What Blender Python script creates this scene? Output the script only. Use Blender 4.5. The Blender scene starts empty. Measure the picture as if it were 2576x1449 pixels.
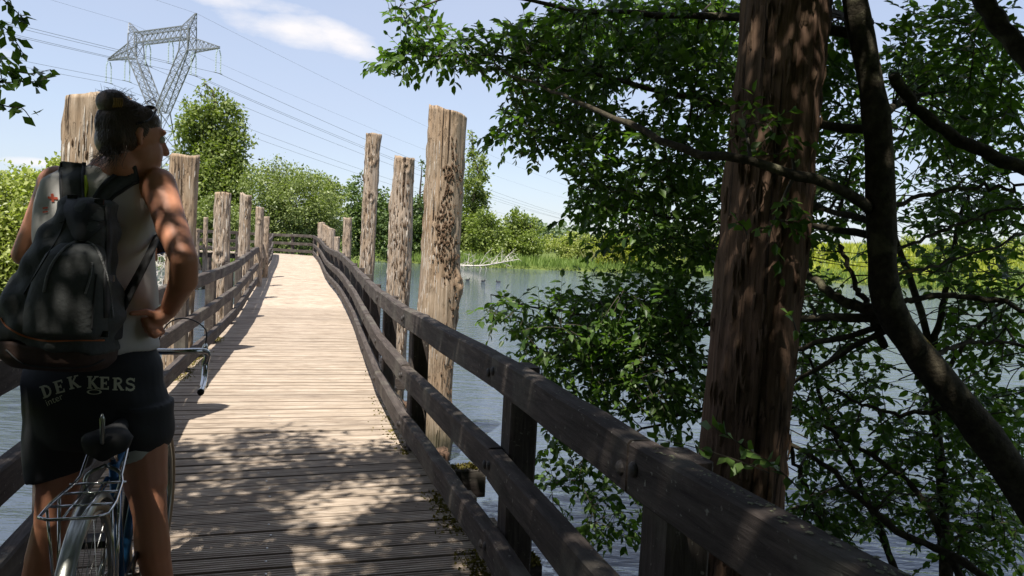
import bpy, bmesh, math, random
import numpy as np
from mathutils import Vector, Matrix, Quaternion
from mathutils.bvhtree import BVHTree

rnd = random.Random(7)
nr = np.random.default_rng(7)
PI = math.pi
SC = bpy.context.scene
COL = SC.collection

# ------------------------------------------------------------------ camera
FPX, CX, CY = 1900.0, 1288.0, 724.5            # focal length and centre on a 2576 x 1449 frame
PITCH, ROLL, CAMH = math.radians(3.1), math.radians(2.6), 1.4
_f = np.array([0, math.cos(PITCH), -math.sin(PITCH)])
_u0 = np.array([0, math.sin(PITCH), math.cos(PITCH)])
_r0 = np.array([1.0, 0, 0])
CUP = _u0 * math.cos(ROLL) - _r0 * math.sin(ROLL)
CRT = _r0 * math.cos(ROLL) + _u0 * math.sin(ROLL)
CO = np.array([0, 0, CAMH])
cam = bpy.data.cameras.new('camera')
cam.lens = FPX / 2576 * 36
cam.sensor_width = 36
cam.clip_start = 0.05
cam.clip_end = 6000
camo = bpy.data.objects.new('camera', cam)
COL.objects.link(camo)
camo.matrix_world = Matrix(((CRT[0], CUP[0], -_f[0], 0), (CRT[1], CUP[1], -_f[1], 0), (CRT[2], CUP[2], -_f[2], CAMH), (0, 0, 0, 1)))
SC.camera = camo


def ray(x, y):
    return _f + (x - CX) / FPX * CRT - (y - CY) / FPX * CUP


def aty(x, y, Y):
    v = ray(x, y)
    return CO + v * (Y / v[1])


def atz(x, y, z):
    v = ray(x, y)
    return CO + v * ((z - CAMH) / v[2])


# ------------------------------------------------------------------ sky, sun, exposure
SUN_TRAVEL = Vector((0.136, 0.47, -1.0)).normalized()
sun_dir = -SUN_TRAVEL
SUN_EL = math.asin(sun_dir.z)
SUN_AZ = math.atan2(sun_dir.x, sun_dir.y)

world = bpy.data.worlds.new('World')
SC.world = world
world.use_nodes = True
wn, wl = world.node_tree.nodes, world.node_tree.links
wn.clear()
wout = wn.new('ShaderNodeOutputWorld')
wbg = wn.new('ShaderNodeBackground')
wbg.inputs['Strength'].default_value = 0.112
sky = wn.new('ShaderNodeTexSky')
sky.sky_type = 'NISHITA'
sky.sun_disc = False
sky.sun_elevation = SUN_EL
sky.sun_rotation = SUN_AZ % (2 * PI)
sky.altitude = 0
sky.air_density = 1.0
sky.dust_density = 0.7
sky.ozone_density = 1.3
wtc = wn.new('ShaderNodeTexCoord')


def wmath(op, a, b=None, clamp=False):
    n = wn.new('ShaderNodeMath')
    n.operation = op
    n.use_clamp = clamp
    for i, v in enumerate((a, b)):
        if v is None:
            continue
        if hasattr(v, 'links'):
            wl.new(v, n.inputs[i])
        else:
            n.inputs[i].default_value = v
    return n.outputs[0]


def wdot(vec):
    n = wn.new('ShaderNodeVectorMath')
    n.operation = 'DOT_PRODUCT'
    wl.new(wtc.outputs['Generated'], n.inputs[0])
    n.inputs[1].default_value = vec
    return n.outputs['Value']


# fair weather cumulus, each a direction in the sky with a ragged edge
wnz = wn.new('ShaderNodeTexNoise')
wnz.inputs['Scale'].default_value = 9
wnz.inputs['Detail'].default_value = 7
wnz.inputs['Roughness'].default_value = 0.6
wmap = wn.new('ShaderNodeMapping')
wmap.inputs['Scale'].default_value = (1, 1, 2.6)
wl.new(wtc.outputs['Generated'], wmap.inputs['Vector'])
wl.new(wmap.outputs[0], wnz.inputs['Vector'])


def dirv(x, y):
    v = ray(x, y)
    return v / np.linalg.norm(v)


def cloud(px, py, hw, hh, tilt=0.0):
    c = dirv(px, py)
    r = np.cross(c, (0, 0, 1.0))
    r /= np.linalg.norm(r)
    u = np.cross(r, c)
    ca, sa = math.cos(tilt), math.sin(tilt)
    r, u = r * ca + u * sa, u * ca - r * sa
    a, b = hw / FPX, hh / FPX
    dx = wmath('MULTIPLY', wdot(tuple(r / a)), 1.0)
    dy = wmath('MULTIPLY', wdot(tuple(u / b)), 1.0)
    d2 = wmath('ADD', wmath('MULTIPLY', dx, dx), wmath('MULTIPLY', dy, dy))
    front = wmath('GREATER_THAN', wdot(tuple(c)), 0.5)
    m = wmath('SUBTRACT', 1.25, d2)
    m = wmath('ADD', m, wmath('MULTIPLY', wmath('SUBTRACT', wnz.outputs['Fac'], 0.5), 4.2))
    m = wmath('MULTIPLY', m, front)
    return wmath('MULTIPLY', m, 0.62, clamp=True)


cl = None
for args in [(760, 78, 160, 34, -0.12), (850, 98, 95, 32, -0.3), (620, 4, 130, 22, 0.0), (70, 408, 50, 10, 0), (-300, 120, 200, 45, 0.1), (3300, 60, 260, 60, 0), (1500, -420, 300, 90, 0.1), (-900, 300, 260, 50, 0), (4200, 380, 240, 50, 0)]:
    c_ = cloud(*args)
    cl = c_ if cl is None else wmath('MAXIMUM', cl, c_)
# thin high veil everywhere
wn2 = wn.new('ShaderNodeTexNoise')
wn2.inputs['Scale'].default_value = 2.2
wn2.inputs['Detail'].default_value = 5
wl.new(wmap.outputs[0], wn2.inputs['Vector'])
veil = wmath('ADD', wmath('MULTIPLY', wmath('SUBTRACT', wn2.outputs['Fac'], 0.3, True), 0.5, clamp=True), 0.52)
wmix0 = wn.new('ShaderNodeMixRGB')
wmix0.inputs['Color2'].default_value = (3.45, 3.75, 4.7, 1)
wl.new(veil, wmix0.inputs['Fac'])
wl.new(sky.outputs[0], wmix0.inputs['Color1'])
wmix = wn.new('ShaderNodeMixRGB')
wmix.inputs['Color2'].default_value = (5.6, 5.4, 5.4, 1)
wl.new(wmath('MULTIPLY', cl, 0.9), wmix.inputs['Fac'])
wl.new(wmix0.outputs[0], wmix.inputs['Color1'])
wl.new(wmix.outputs[0], wbg.inputs['Color'])
wl.new(wbg.outputs[0], wout.inputs['Surface'])

sun = bpy.data.lights.new('sun', 'SUN')
sun.energy = 5.0
sun.angle = math.radians(0.53)
sun.color = (1.0, 0.955, 0.88)
suno = bpy.data.objects.new('sun', sun)
COL.objects.link(suno)
suno.rotation_euler = SUN_TRAVEL.to_track_quat('-Z', 'Y').to_euler()
suno.location = (-3, -10, 20)

SC.view_settings.view_transform = 'Standard'
SC.view_settings.look = 'None'
SC.view_settings.exposure = 0.75
SC.view_settings.gamma = 1.0
SC.view_settings.use_curve_mapping = False
SC.cycles.max_bounces = 8
SC.cycles.transparent_max_bounces = 8
SC.cycles.caustics_reflective = False
SC.cycles.caustics_refractive = False


# ------------------------------------------------------------------ materials
MATS = {}


class NT:
    def __init__(s, name):
        s.m = bpy.data.materials.new(name)
        s.m.use_nodes = True
        s.n, s.l = s.m.node_tree.nodes, s.m.node_tree.links
        s.b = s.n['Principled BSDF']
        s.out = s.n['Material Output']
        s.tc = s.n.new('ShaderNodeTexCoord')
        MATS[name] = s.m

    def lk(s, a, b):
        s.l.new(a, b)

    def mapping(s, src, scale, rnd_off=False):
        mp = s.n.new('ShaderNodeMapping')
        mp.inputs['Scale'].default_value = scale
        v = s.tc.outputs[src]
        if rnd_off:
            oi = s.n.new('ShaderNodeObjectInfo')
            sc = s.n.new('ShaderNodeVectorMath')
            sc.operation = 'SCALE'
            sc.inputs[0].default_value = (37, 61, 23)
            s.lk(oi.outputs['Random'], sc.inputs['Scale'])
            ad = s.n.new('ShaderNodeVectorMath')
            s.lk(v, ad.inputs[0])
            s.lk(sc.outputs[0], ad.inputs[1])
            v = ad.outputs[0]
        s.lk(v, mp.inputs['Vector'])
        return mp.outputs[0]

    def noise(s, vec, scale, detail=5, rough=0.55, dist=0.0):
        t = s.n.new('ShaderNodeTexNoise')
        t.inputs['Scale'].default_value = scale
        t.inputs['Detail'].default_value = detail
        t.inputs['Roughness'].default_value = rough
        t.inputs['Distortion'].default_value = dist
        s.lk(vec, t.inputs['Vector'])
        return t.outputs['Fac']

    def ramp(s, fac, stops):
        r = s.n.new('ShaderNodeValToRGB')
        e = r.color_ramp.elements
        while len(e) < len(stops):
            e.new(0.5)
        for i, (p, c) in enumerate(stops):
            e[i].position = p
            e[i].color = (c, c, c, 1) if isinstance(c, (int, float)) else (*c, 1)
        s.lk(fac, r.inputs['Fac'])
        return r.outputs['Color']

    def mix(s, fac, a, b, mode='MIX'):
        m = s.n.new('ShaderNodeMixRGB')
        m.blend_type = mode
        for k, v in (('Fac', fac), ('Color1', a), ('Color2', b)):
            if hasattr(v, 'links'):
                s.lk(v, m.inputs[k])
            else:
                m.inputs[k].default_value = v if k == 'Fac' else (*v, 1)
        return m.outputs[0]

    def math(s, op, a, b=0.0, clamp=False):
        m = s.n.new('ShaderNodeMath')
        m.operation = op
        m.use_clamp = clamp
        for i, v in enumerate((a, b)):
            if hasattr(v, 'links'):
                s.lk(v, m.inputs[i])
            else:
                m.inputs[i].default_value = v
        return m.outputs[0]

    def bump(s, h, strength, dist=0.02, prev=None):
        b = s.n.new('ShaderNodeBump')
        b.inputs['Strength'].default_value = strength
        b.inputs['Distance'].default_value = dist
        s.lk(h, b.inputs['Height'])
        if prev is not None:
            s.lk(prev, b.inputs['Normal'])
        return b.outputs[0]

    def setb(s, **kw):
        for k, v in kw.items():
            k = {'base': 'Base Color', 'rough': 'Roughness', 'metal': 'Metallic', 'normal': 'Normal', 'spec': 'Specular IOR Level', 'sss': 'Subsurface Weight'}.get(k, k)
            if hasattr(v, 'links'):
                s.lk(v, s.b.inputs[k])
            elif isinstance(v, tuple):
                s.b.inputs[k].default_value = (*v, 1)
            else:
                s.b.inputs[k].default_value = v


def m_plank():
    t = NT('deck_wood')
    v = t.mapping('Object', (0.9, 9, 9), True)
    g = t.noise(v, 4.0, 8, 0.65, 0.6)
    v2 = t.mapping('Object', (2.5, 3, 3), True)
    b = t.noise(v2, 1.3, 5, 0.6)
    c = t.ramp(g, [(0.28, (0.17, 0.125, 0.09)), (0.5, (0.405, 0.325, 0.25)), (0.74, (0.57, 0.485, 0.395))])
    oi = t.n.new('ShaderNodeObjectInfo')
    br = t.math('ADD', t.math('MULTIPLY', oi.outputs['Random'], 0.36), 0.84)
    c = t.mix(1.0, c, t.mix(0, t.ramp(br, [(0, 0.0), (1, 1.0)]), (1, 1, 1)), 'MULTIPLY')
    c = t.mix(t.math('MULTIPLY', t.math('SUBTRACT', b, 0.52, True), 2.2, True), c, (0.16, 0.125, 0.10))
    sp_ = t.n.new('ShaderNodeSeparateXYZ')
    t.lk(t.tc.outputs['Object'], sp_.inputs[0])
    ey = t.math('ADD', t.math('ABSOLUTE', sp_.outputs[1], 0), t.math('MULTIPLY', t.math('SUBTRACT', g, .5), .03))
    c = t.mix(t.ramp(t.math('MULTIPLY', ey, 10), [(.54, 0.0), (.68, .6)]), c, (0.10, 0.075, 0.055))
    n = t.bump(g, 0.5, 0.006)
    t.setb(base=c, rough=0.82, normal=n, spec=0.25)


def m_rail(name, k=1.0):
    t = NT(name)
    v = t.mapping('Object', (0.8, 8, 8), True)
    g = t.noise(v, 5.0, 8, 0.65, 0.4)
    vs = t.mapping('Object', (1, 1, 1), True)
    sp = t.noise(vs, 60, 3, 0.5)
    bl = t.noise(vs, 3.0, 5, 0.6)
    c = t.ramp(g, [(0.3, (0.055 * k, 0.042 * k, 0.036 * k)), (0.55, (0.135 * k, 0.108 * k, 0.094 * k)), (0.8, (0.25 * k, 0.205 * k, 0.175 * k))])
    c = t.mix(t.ramp(sp, [(0.66, 0.0), (0.74, 0.55)]), c, (0.34, 0.33, 0.27))
    c = t.mix(t.ramp(bl, [(0.5, 0.0), (0.72, 0.5)]), c, (0.20, 0.19, 0.15))
    n = t.bump(g, 0.6, 0.008)
    n = t.bump(sp, 0.25, 0.004, n)
    t.setb(base=c, rough=0.85, normal=n, spec=0.25)


def m_pile(name, cols, pit=0.5, gscale=1.0):
    t = NT(name)
    v = t.mapping('Object', (21 * gscale, 21 * gscale, 0.75), True)
    g = t.noise(v, 2.6, 9, 0.66, 0.35)
    v3 = t.mapping('Object', (16, 16, 3.4), True)
    p = t.noise(v3, 2.2, 5, 0.6, 0.3)
    vb = t.mapping('Object', (2, 2, 1.1), True)
    b = t.noise(vb, 1.4, 5, 0.6)
    c = t.ramp(g, [(0.27, cols[0]), (0.42, cols[1]), (0.58, cols[2]), (0.78, cols[3])])
    c = t.mix(t.ramp(b, [(0.45, 0.0), (0.7, 0.75)]), c, cols[4])
    hole = t.ramp(p, [(0.36, 0.0), (0.45, 1.0)])
    zone = t.ramp(b, [(0.44, 1.0), (0.62, 1.0 - pit)])
    hz = t.math('MAXIMUM', hole, zone)
    vc = t.mapping('Object', (22 * gscale, 22 * gscale, .35), True)
    ck = t.ramp(t.noise(vc, 1.6, 4, .5, .3), [(0.33, 0.0), (0.37, 1.0)])
    c = t.mix(ck, (0.05, 0.033, 0.022), c)
    c = t.mix(hz, (0.045, 0.028, 0.018), c)
    sx = t.n.new('ShaderNodeSeparateXYZ')
    t.lk(t.tc.outputs['Object'], sx.inputs[0])
    wz_ = t.math('ADD', sx.outputs[2], t.math('MULTIPLY', b, .5))
    c = t.mix(t.ramp(t.math('ADD', wz_, 1.0), [(0.55, 0.75), (0.85, 0.0)]), c, (0.045, 0.045, 0.022))
    n = t.bump(hz, 0.8, 0.03)
    n = t.bump(ck, 0.8, 0.02, n)
    n = t.bump(g, 0.75, 0.016, n)
    t.setb(base=c, rough=0.86, normal=n, spec=0.2)


def m_leaf(name, c1, c2, trans=0.35, rough=0.42):
    t = NT(name)
    geo = t.n.new('ShaderNodeNewGeometry')
    r = t.n.new('ShaderNodeValToRGB')
    r.color_ramp.elements[0].color = (*c1, 1)
    r.color_ramp.elements[1].color = (*c2, 1)
    t.lk(geo.outputs['Random Per Island'], r.inputs['Fac'])
    t.setb(base=r.outputs[0], rough=rough, spec=0.35)
    tr = t.n.new('ShaderNodeBsdfTranslucent')
    cc = t.mix(1.0, r.outputs[0], (1.5, 1.75, 0.55), 'MULTIPLY')
    t.lk(cc, tr.inputs['Color'])
    mx = t.n.new('ShaderNodeMixShader')
    mx.inputs['Fac'].default_value = trans
    t.lk(t.b.outputs[0], mx.inputs[1])
    t.lk(tr.outputs[0], mx.inputs[2])
    t.lk(mx.outputs[0], t.out.inputs['Surface'])


def m_simple(name, col, rough=0.6, metal=0.0, nscale=0, namp=0.25, bump=0.0, spec=0.5, stretch=(1, 1, 1)):
    t = NT(name)
    t.setb(base=col, rough=rough, metal=metal, spec=spec)
    if nscale:
        v = t.mapping('Object', stretch)
        f = t.noise(v, nscale, 6, 0.6)
        c = t.mix(f, tuple(x * (1 - namp) for x in col), tuple(min(1, x * (1 + namp)) for x in col))
        t.setb(base=c)
        if bump:
            t.setb(normal=t.bump(f, bump, 0.01))


m_plank()
m_rail('rail_wood', .52)
m_rail('beam_wood', .5)
GREY = [(0.10, 0.072, 0.05), (0.27, 0.205, 0.15), (0.42, 0.335, 0.26), (0.56, 0.48, 0.40), (0.34, 0.235, 0.145)]
TAN = [(0.10, 0.07, 0.046), (0.27, 0.20, 0.135), (0.41, 0.32, 0.235), (0.54, 0.455, 0.365), (0.36, 0.235, 0.14)]
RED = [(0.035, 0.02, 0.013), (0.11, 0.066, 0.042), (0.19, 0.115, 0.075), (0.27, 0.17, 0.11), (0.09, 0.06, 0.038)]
m_pile('pile_grey', GREY, 0.85)
m_pile('pile_tan', TAN, 0.45, 0.8)
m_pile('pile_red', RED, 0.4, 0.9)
m_leaf('leaf_willow', (0.036, 0.076, 0.016), (0.115, 0.19, 0.038), 0.42)
m_leaf('leaf_canopy', (0.030, 0.060, 0.014), (0.075, 0.13, 0.030), 0.25)
m_leaf('leaf_poplar', (0.115, 0.155, 0.034), (0.225, 0.26, 0.075), 0.34)
m_leaf('leaf_bush', (0.135, 0.17, 0.05), (0.245, 0.28, 0.10), 0.32)
m_leaf('leaf_dark', (0.065, 0.105, 0.03), (0.13, 0.18, 0.05), 0.26)
m_leaf('leaf_mid', (0.135, 0.18, 0.034), (0.235, 0.28, 0.07), 0.34)
m_leaf('leaf_yellow', (0.23, 0.255, 0.03), (0.37, 0.38, 0.055), 0.34)
m_leaf('leaf_pale', (0.22, 0.25, 0.06), (0.36, 0.385, 0.12), 0.34)
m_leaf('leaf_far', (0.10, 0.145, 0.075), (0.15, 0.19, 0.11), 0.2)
m_leaf('reed', (0.11, 0.17, 0.03), (0.19, 0.26, 0.055), 0.3, 0.6)
m_leaf('straw', (0.27, 0.25, 0.12), (0.36, 0.32, 0.17), 0.2, 0.7)
m_leaf('moss', (0.08, 0.07, 0.012), (0.20, 0.16, 0.03), 0.1, 0.9)
m_simple('bark', (0.06, 0.05, 0.04), 0.9, 0, 9, 0.5, 0.8, 0.2, (1, 1, 0.35))
t_ = NT('bark_smooth')
_v = t_.mapping('Object', (1, 1, 1))
_a, _b, _c = t_.noise(_v, 26, 7, .65), t_.noise(_v, 7, 5, .6, .5), t_.noise(_v, 90, 4, .6)
_col = t_.ramp(_a, [(.3, (.022, .018, .012)), (.55, (.062, .052, .034)), (.8, (.11, .095, .065))])
_col = t_.mix(t_.ramp(_b, [(.56, 0.0), (.68, .8)]), _col, (.15, .14, .085))
_col = t_.mix(t_.ramp(t_.noise(_v, 4.3, 6, .6, .8), [(.66, 0.0), (.72, .8)]), _col, (.30, .21, .03))
t_.setb(base=_col, rough=.9, spec=.2, normal=t_.bump(_c, .5, .006, t_.bump(_a, .9, .012)))
m_simple('twig', (0.05, 0.04, 0.026), 0.8, 0, 20, 0.3)
m_simple('deadwood', (0.50, 0.46, 0.41), 0.8, 0, 8, 0.3)
m_simple('steel', (0.17, 0.18, 0.19), 0.55, 0.2, 2, 0.15)
m_simple('wire', (0.16, 0.165, 0.18), 0.5, 0.3)
m_simple('glassins', (0.42, 0.50, 0.52), 0.2, 0.0)
m_simple('chrome', (0.55, 0.55, 0.54), 0.16, 1.0)
m_simple('chrome_worn', (0.34, 0.345, 0.31), 0.28, 1.0, 14, 0.4)
m_simple('rubber', (0.018, 0.018, 0.018), 0.75, 0, 40, 0.3, 0.3)
m_simple('sidewall', (0.36, 0.25, 0.15), 0.7)
m_simple('bike_blue', (0.02, 0.11, 0.26), 0.3, 0.2)
m_simple('saddle_black', (0.008, 0.008, 0.008), 0.8)
m_simple('cable_black', (0.012, 0.012, 0.012), 0.4)
m_simple('shorts_black', (0.012, 0.0125, 0.015), 0.75, 0, 30, 0.3, 0.15)
m_simple('lining_white', (0.42, 0.43, 0.38), 0.8)
m_simple('print_cream', (0.56, 0.55, 0.40), 0.8, 0, 60, 0.25)
m_simple('print_red', (0.42, 0.07, 0.03), 0.8)
m_simple('pack_grey', (0.050, 0.053, 0.050), 0.8, 0, 55, 0.35, 0.35)
m_simple('pack_black', (0.016, 0.016, 0.016), 0.7, 0, 60, 0.3, 0.2)
m_simple('pack_brown', (0.045, 0.022, 0.014), 0.75, 0, 60, 0.3, 0.2)
m_simple('pack_orange', (0.42, 0.12, 0.03), 0.7)
m_simple('pack_lime', (0.45, 0.55, 0.03), 0.7)
m_simple('zipper', (0.17, 0.17, 0.165), 0.45, 0.2, 220, 0.6, 0.8)
m_simple('hair_highlight', (0.34, 0.20, 0.05), 0.5)
m_simple('phone_blue', (0.04, 0.16, 0.50), 0.2)
m_simple('phone_black', (0.012, 0.012, 0.014), 0.25)
m_simple('shoe', (0.06, 0.06, 0.065), 0.7)
m_simple('bird', (0.02, 0.02, 0.02), 0.7)
m_simple('bird_white', (0.7, 0.68, 0.62), 0.7)
m_simple('bolt_metal', (0.045, 0.038, 0.034), 0.7, 0.0, 60, 0.3)
m_simple('screw_metal', (0.55, 0.53, 0.5), 0.4, 0.7)
m_simple('lichen', (0.17, 0.175, 0.11), 0.95, 0, 60, 0.4, 0.5)


def m_skin():
    t = NT('skin')
    v = t.mapping('Object', (1, 1, 1))
    f = t.noise(v, 9, 5, 0.6)
    f2 = t.noise(v, 160, 3, 0.6)
    c = t.mix(f, (0.42, 0.175, 0.095), (0.56, 0.26, 0.155))
    t.setb(base=c, rough=0.52, sss=0.06, normal=t.bump(f2, 0.12, 0.002), spec=0.4)


def m_hair():
    t = NT('hair')
    v = t.mapping('Object', (60, 60, 14))
    f = t.noise(v, 3.0, 6, 0.7, 0.4)
    c = t.mix(f, (0.030, 0.019, 0.012), (0.135, 0.09, 0.058))
    t.setb(base=c, rough=0.42, normal=t.bump(f, 0.8, 0.006), spec=0.5)


def m_cloth():
    t = NT('tank_cloth')
    v = t.mapping('Object', (1, 1, 1))
    f = t.noise(v, 260, 2, 0.5)
    f3 = t.noise(v, 6, 4, 0.6)
    c = t.mix(f3, (0.47, 0.45, 0.415), (0.60, 0.575, 0.54))
    t.setb(base=c, rough=0.92, normal=t.bump(f, 0.15, 0.001), spec=0.1)


def m_water():
    t = NT('water')
    geo = t.n.new('ShaderNodeNewGeometry')
    mp = t.n.new('ShaderNodeMapping')
    mp.inputs['Rotation'].default_value = (0, 0, 0.35)
    mp.inputs['Scale'].default_value = (0.55, 1.5, 1)
    t.lk(geo.outputs['Position'], mp.inputs['Vector'])
    a = t.noise(mp.outputs[0], 2.1, 3, 0.5, 0.3)
    b = t.noise(mp.outputs[0], 7.5, 3, 0.55, 0.2)
    patch = t.noise(geo.outputs['Position'], 0.06, 3, 0.5)
    h = t.math('ADD', a, t.math('MULTIPLY', b, 0.30))
    h = t.math('MULTIPLY', h, t.math('ADD', t.math('MULTIPLY', patch, 1.5), 0.2))
    t.setb(base=(0.058, 0.074, 0.098), rough=0.04, normal=t.bump(h, 0.62, 0.10), spec=0.5)
    t.b.inputs['IOR'].default_value = 1.333


def m_ground():
    t = NT('bank_grass')
    geo = t.n.new('ShaderNodeNewGeometry')
    a = t.noise(geo.outputs['Position'], 0.35, 6, 0.65)
    b = t.noise(geo.outputs['Position'], 6.0, 4, 0.6)
    c = t.ramp(a, [(0.3, (0.06, 0.095, 0.02)), (0.55, (0.13, 0.17, 0.04)), (0.75, (0.21, 0.22, 0.06))])
    c = t.mix(t.math('MULTIPLY', b, 0.5), c, (0.06, 0.06, 0.025))
    t.setb(base=c, rough=0.95, normal=t.bump(b, 0.8, 0.08), spec=0.1)


m_skin(); m_hair(); m_cloth(); m_water(); m_ground()


# ------------------------------------------------------------------ mesh helpers
class MB:
    def __init__(s):
        s.v, s.f, s.n = [], [], 0

    def add(s, v, f):
        v = np.asarray(v, float).reshape(-1, 3)
        s.v.append(v)
        o = s.n
        s.f.extend([tuple(i + o for i in q) for q in f])
        s.n += len(v)

    def box(s, c, h, M=None):
        x, y, z = h
        v = np.array([(a, b, d) for a in (-x, x) for b in (-y, y) for d in (-z, z)], float)
        if M is not None:
            v = v @ np.asarray(M).T
        s.add(v + np.asarray(c), [(0, 1, 3, 2), (4, 6, 7, 5), (0, 4, 5, 1), (2, 3, 7, 6), (0, 2, 6, 4), (1, 5, 7, 3)])

    def tube(s, pts, rad, sides=6, cap=True):
        v, f = tube_arrays(pts, rad, sides, cap)
        s.add(v, f)

    def bar(s, a, b, w):
        s.tube([a, b], w, 4)

    def build(s, name, mat, parent=None, smooth=False):
        vv = np.concatenate(s.v) if s.v else np.zeros((0, 3))
        me = bpy.data.meshes.new(name)
        me.from_pydata(vv.tolist(), [], s.f)
        return link(name, me, mat, parent, smooth)


def link(name, me, mat, parent=None, smooth=False):
    o = bpy.data.objects.new(name, me)
    COL.objects.link(o)
    if mat and not me.materials:
        me.materials.append(MATS[mat])
    if smooth:
        me.polygons.foreach_set('use_smooth', np.ones(len(me.polygons), bool))
    if parent is not None:
        o.parent = parent
        o.matrix_parent_inverse = Matrix.Translation(-parent.location) if not parent.get('_local') else Matrix()
    return o


def tube_arrays(pts, rad, sides=6, cap=True):
    P = np.asarray(pts, float)
    n = len(P)
    R = np.full(n, rad, float) if np.isscalar(rad) else np.asarray(rad, float)
    T = np.gradient(P, axis=0)
    T /= np.linalg.norm(T, axis=1)[:, None] + 1e-12
    ref = np.array([0, 0, 1.0]) if abs(T[0][2]) < 0.9 else np.array([1.0, 0, 0])
    u = np.cross(T[0], ref)
    u /= np.linalg.norm(u)
    V = []
    ang = np.arange(sides) * 2 * PI / sides + PI / 4
    for i in range(n):
        u = u - T[i] * (u @ T[i])
        u /= np.linalg.norm(u) + 1e-12
        w = np.cross(T[i], u)
        V.append(P[i] + R[i] * (np.cos(ang)[:, None] * u + np.sin(ang)[:, None] * w))
    V = np.concatenate(V)
    F = []
    for i in range(n - 1):
        for k in range(sides):
            a, b = i * sides + k, i * sides + (k + 1) % sides
            F.append((a, b, b + sides, a + sides))
    if cap:
        F.append(tuple(range(sides - 1, -1, -1)))
        F.append(tuple((n - 1) * sides + k for k in range(sides)))
    return V, F


def bez(a, b, c, n=8):
    t = np.linspace(0, 1, n)[:, None]
    a, b, c = map(np.asarray, (a, b, c))
    return (1 - t) ** 2 * a + 2 * t * (1 - t) * b + t * t * c


def spline(pts, n):
    P = np.asarray(pts, float)
    d = np.r_[0, np.cumsum(np.linalg.norm(np.diff(P, axis=0), axis=1))]
    t = np.linspace(0, d[-1], n)
    Q = np.vstack([2 * P[0] - P[1], P, 2 * P[-1] - P[-2]])
    out = []
    for tt in t:
        i = min(max(np.searchsorted(d, tt) - 1, 0), len(P) - 2)
        s = (tt - d[i]) / (d[i + 1] - d[i] + 1e-12)
        p0, p1, p2, p3 = Q[i], Q[i + 1], Q[i + 2], Q[i + 3]
        out.append(0.5 * ((2 * p1) + (-p0 + p2) * s + (2 * p0 - 5 * p1 + 4 * p2 - p3) * s * s + (-p0 + 3 * p1 - 3 * p2 + p3) * s ** 3))
    return np.array(out)


def empty(name, loc=(0, 0, 0), rz=0.0, local=False):
    o = bpy.data.objects.new(name, None)
    COL.objects.link(o)
    o.location = Vector([float(x) for x in loc])
    o.rotation_euler = (0, 0, rz)
    o.empty_display_size = 0.1
    if local:
        o['_local'] = 1
    return o


def tag(o, label, cat=None, group=None, kind=None):
    if label:
        o['label'] = label
    if cat:
        o['category'] = cat
    if group:
        o['group'] = group
    if kind:
        o['kind'] = kind
    return o


def struct(o):
    o['kind'] = 'structure'
    return o


def unit(v):
    v = np.asarray(v, float)
    return v / (np.linalg.norm(v, axis=-1, keepdims=True) + 1e-12)


def leaf_mesh(name, P, D, N, L, W, mat, parent=None, near=False):
    """one folded blade per row: P base, D direction, N normal, L length, W width"""
    n = len(P)
    D = unit(D)
    S = unit(np.cross(D, N))
    N = np.cross(S, D)
    L = L[:, None]
    W = W[:, None]
    if near:
        k = 7
        V = np.stack([P, P + D * L * .5 - N * W * .10, P + D * L - N * W * .30,
                      P + D * L * .28 + S * W * .42 + N * W * .12, P + D * L * .66 + S * W * .40 + N * W * .06,
                      P + D * L * .28 - S * W * .42 + N * W * .12, P + D * L * .66 - S * W * .40 + N * W * .06], 1)
        T = np.array([[0, 3, 1], [3, 4, 1], [4, 2, 1], [0, 1, 5], [5, 1, 6], [6, 1, 2]])
    else:
        k = 4
        V = np.stack([P, P + D * L * .45 + S * W * .5 + N * W * .15, P + D * L, P + D * L * .45 - S * W * .5 + N * W * .15], 1)
        T = np.array([[0, 1, 2], [0, 2, 3]])
    V = V.reshape(-1, 3)
    F = (T[None] + (np.arange(n) * k)[:, None, None]).reshape(-1, 3)
    me = bpy.data.meshes.new(name)
    me.vertices.add(len(V))
    me.vertices.foreach_set('co', V.ravel().astype(np.float32))
    me.loops.add(F.size)
    me.loops.foreach_set('vertex_index', F.ravel().astype(np.int32))
    me.polygons.add(len(F))
    me.polygons.foreach_set('loop_start', (np.arange(len(F)) * 3).astype(np.int32))
    me.update(calc_edges=True)
    return link(name, me, mat, parent)


def rdir(n):
    v = nr.normal(size=(n, 3))
    return unit(v)


# ------------------------------------------------------------------ water and ground
WZ = -0.9
LAKE = np.array([(3.9, -1.5), (4.4, 3.2), (6.3, 5.6), (12, 11), (24, 24), (50, 58), (45, 66), (33, 86), (24, 88), (12, 84), (-5, 79), (-17.5, 88),
                 (-10.8, 53), (-16, 50), (-26, 47), (-40, 46), (-32, 38), (-17, 23), (-10.5, 13), (-7.5, 6), (-5.2, 1), (-3.6, -1.6), (-0.6, -2.2)])


def lake_sd(x, y):
    p = np.stack([x, y], -1)
    d = np.full(x.shape, 1e9)
    ins = np.zeros(x.shape, bool)
    m = len(LAKE)
    for i in range(m):
        a, b = LAKE[i], LAKE[(i + 1) % m]
        e = b - a
        t = np.clip(((p - a) @ e) / (e @ e), 0, 1)
        d = np.minimum(d, np.linalg.norm(p - a - t[..., None] * e, axis=-1))
        c = ((a[1] > y) != (b[1] > y))
        xx = a[0] + (y - a[1]) / (b[1] - a[1] + 1e-12) * e[0]
        ins ^= c & (x < xx)
    return np.where(ins, -d, d)


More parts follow.
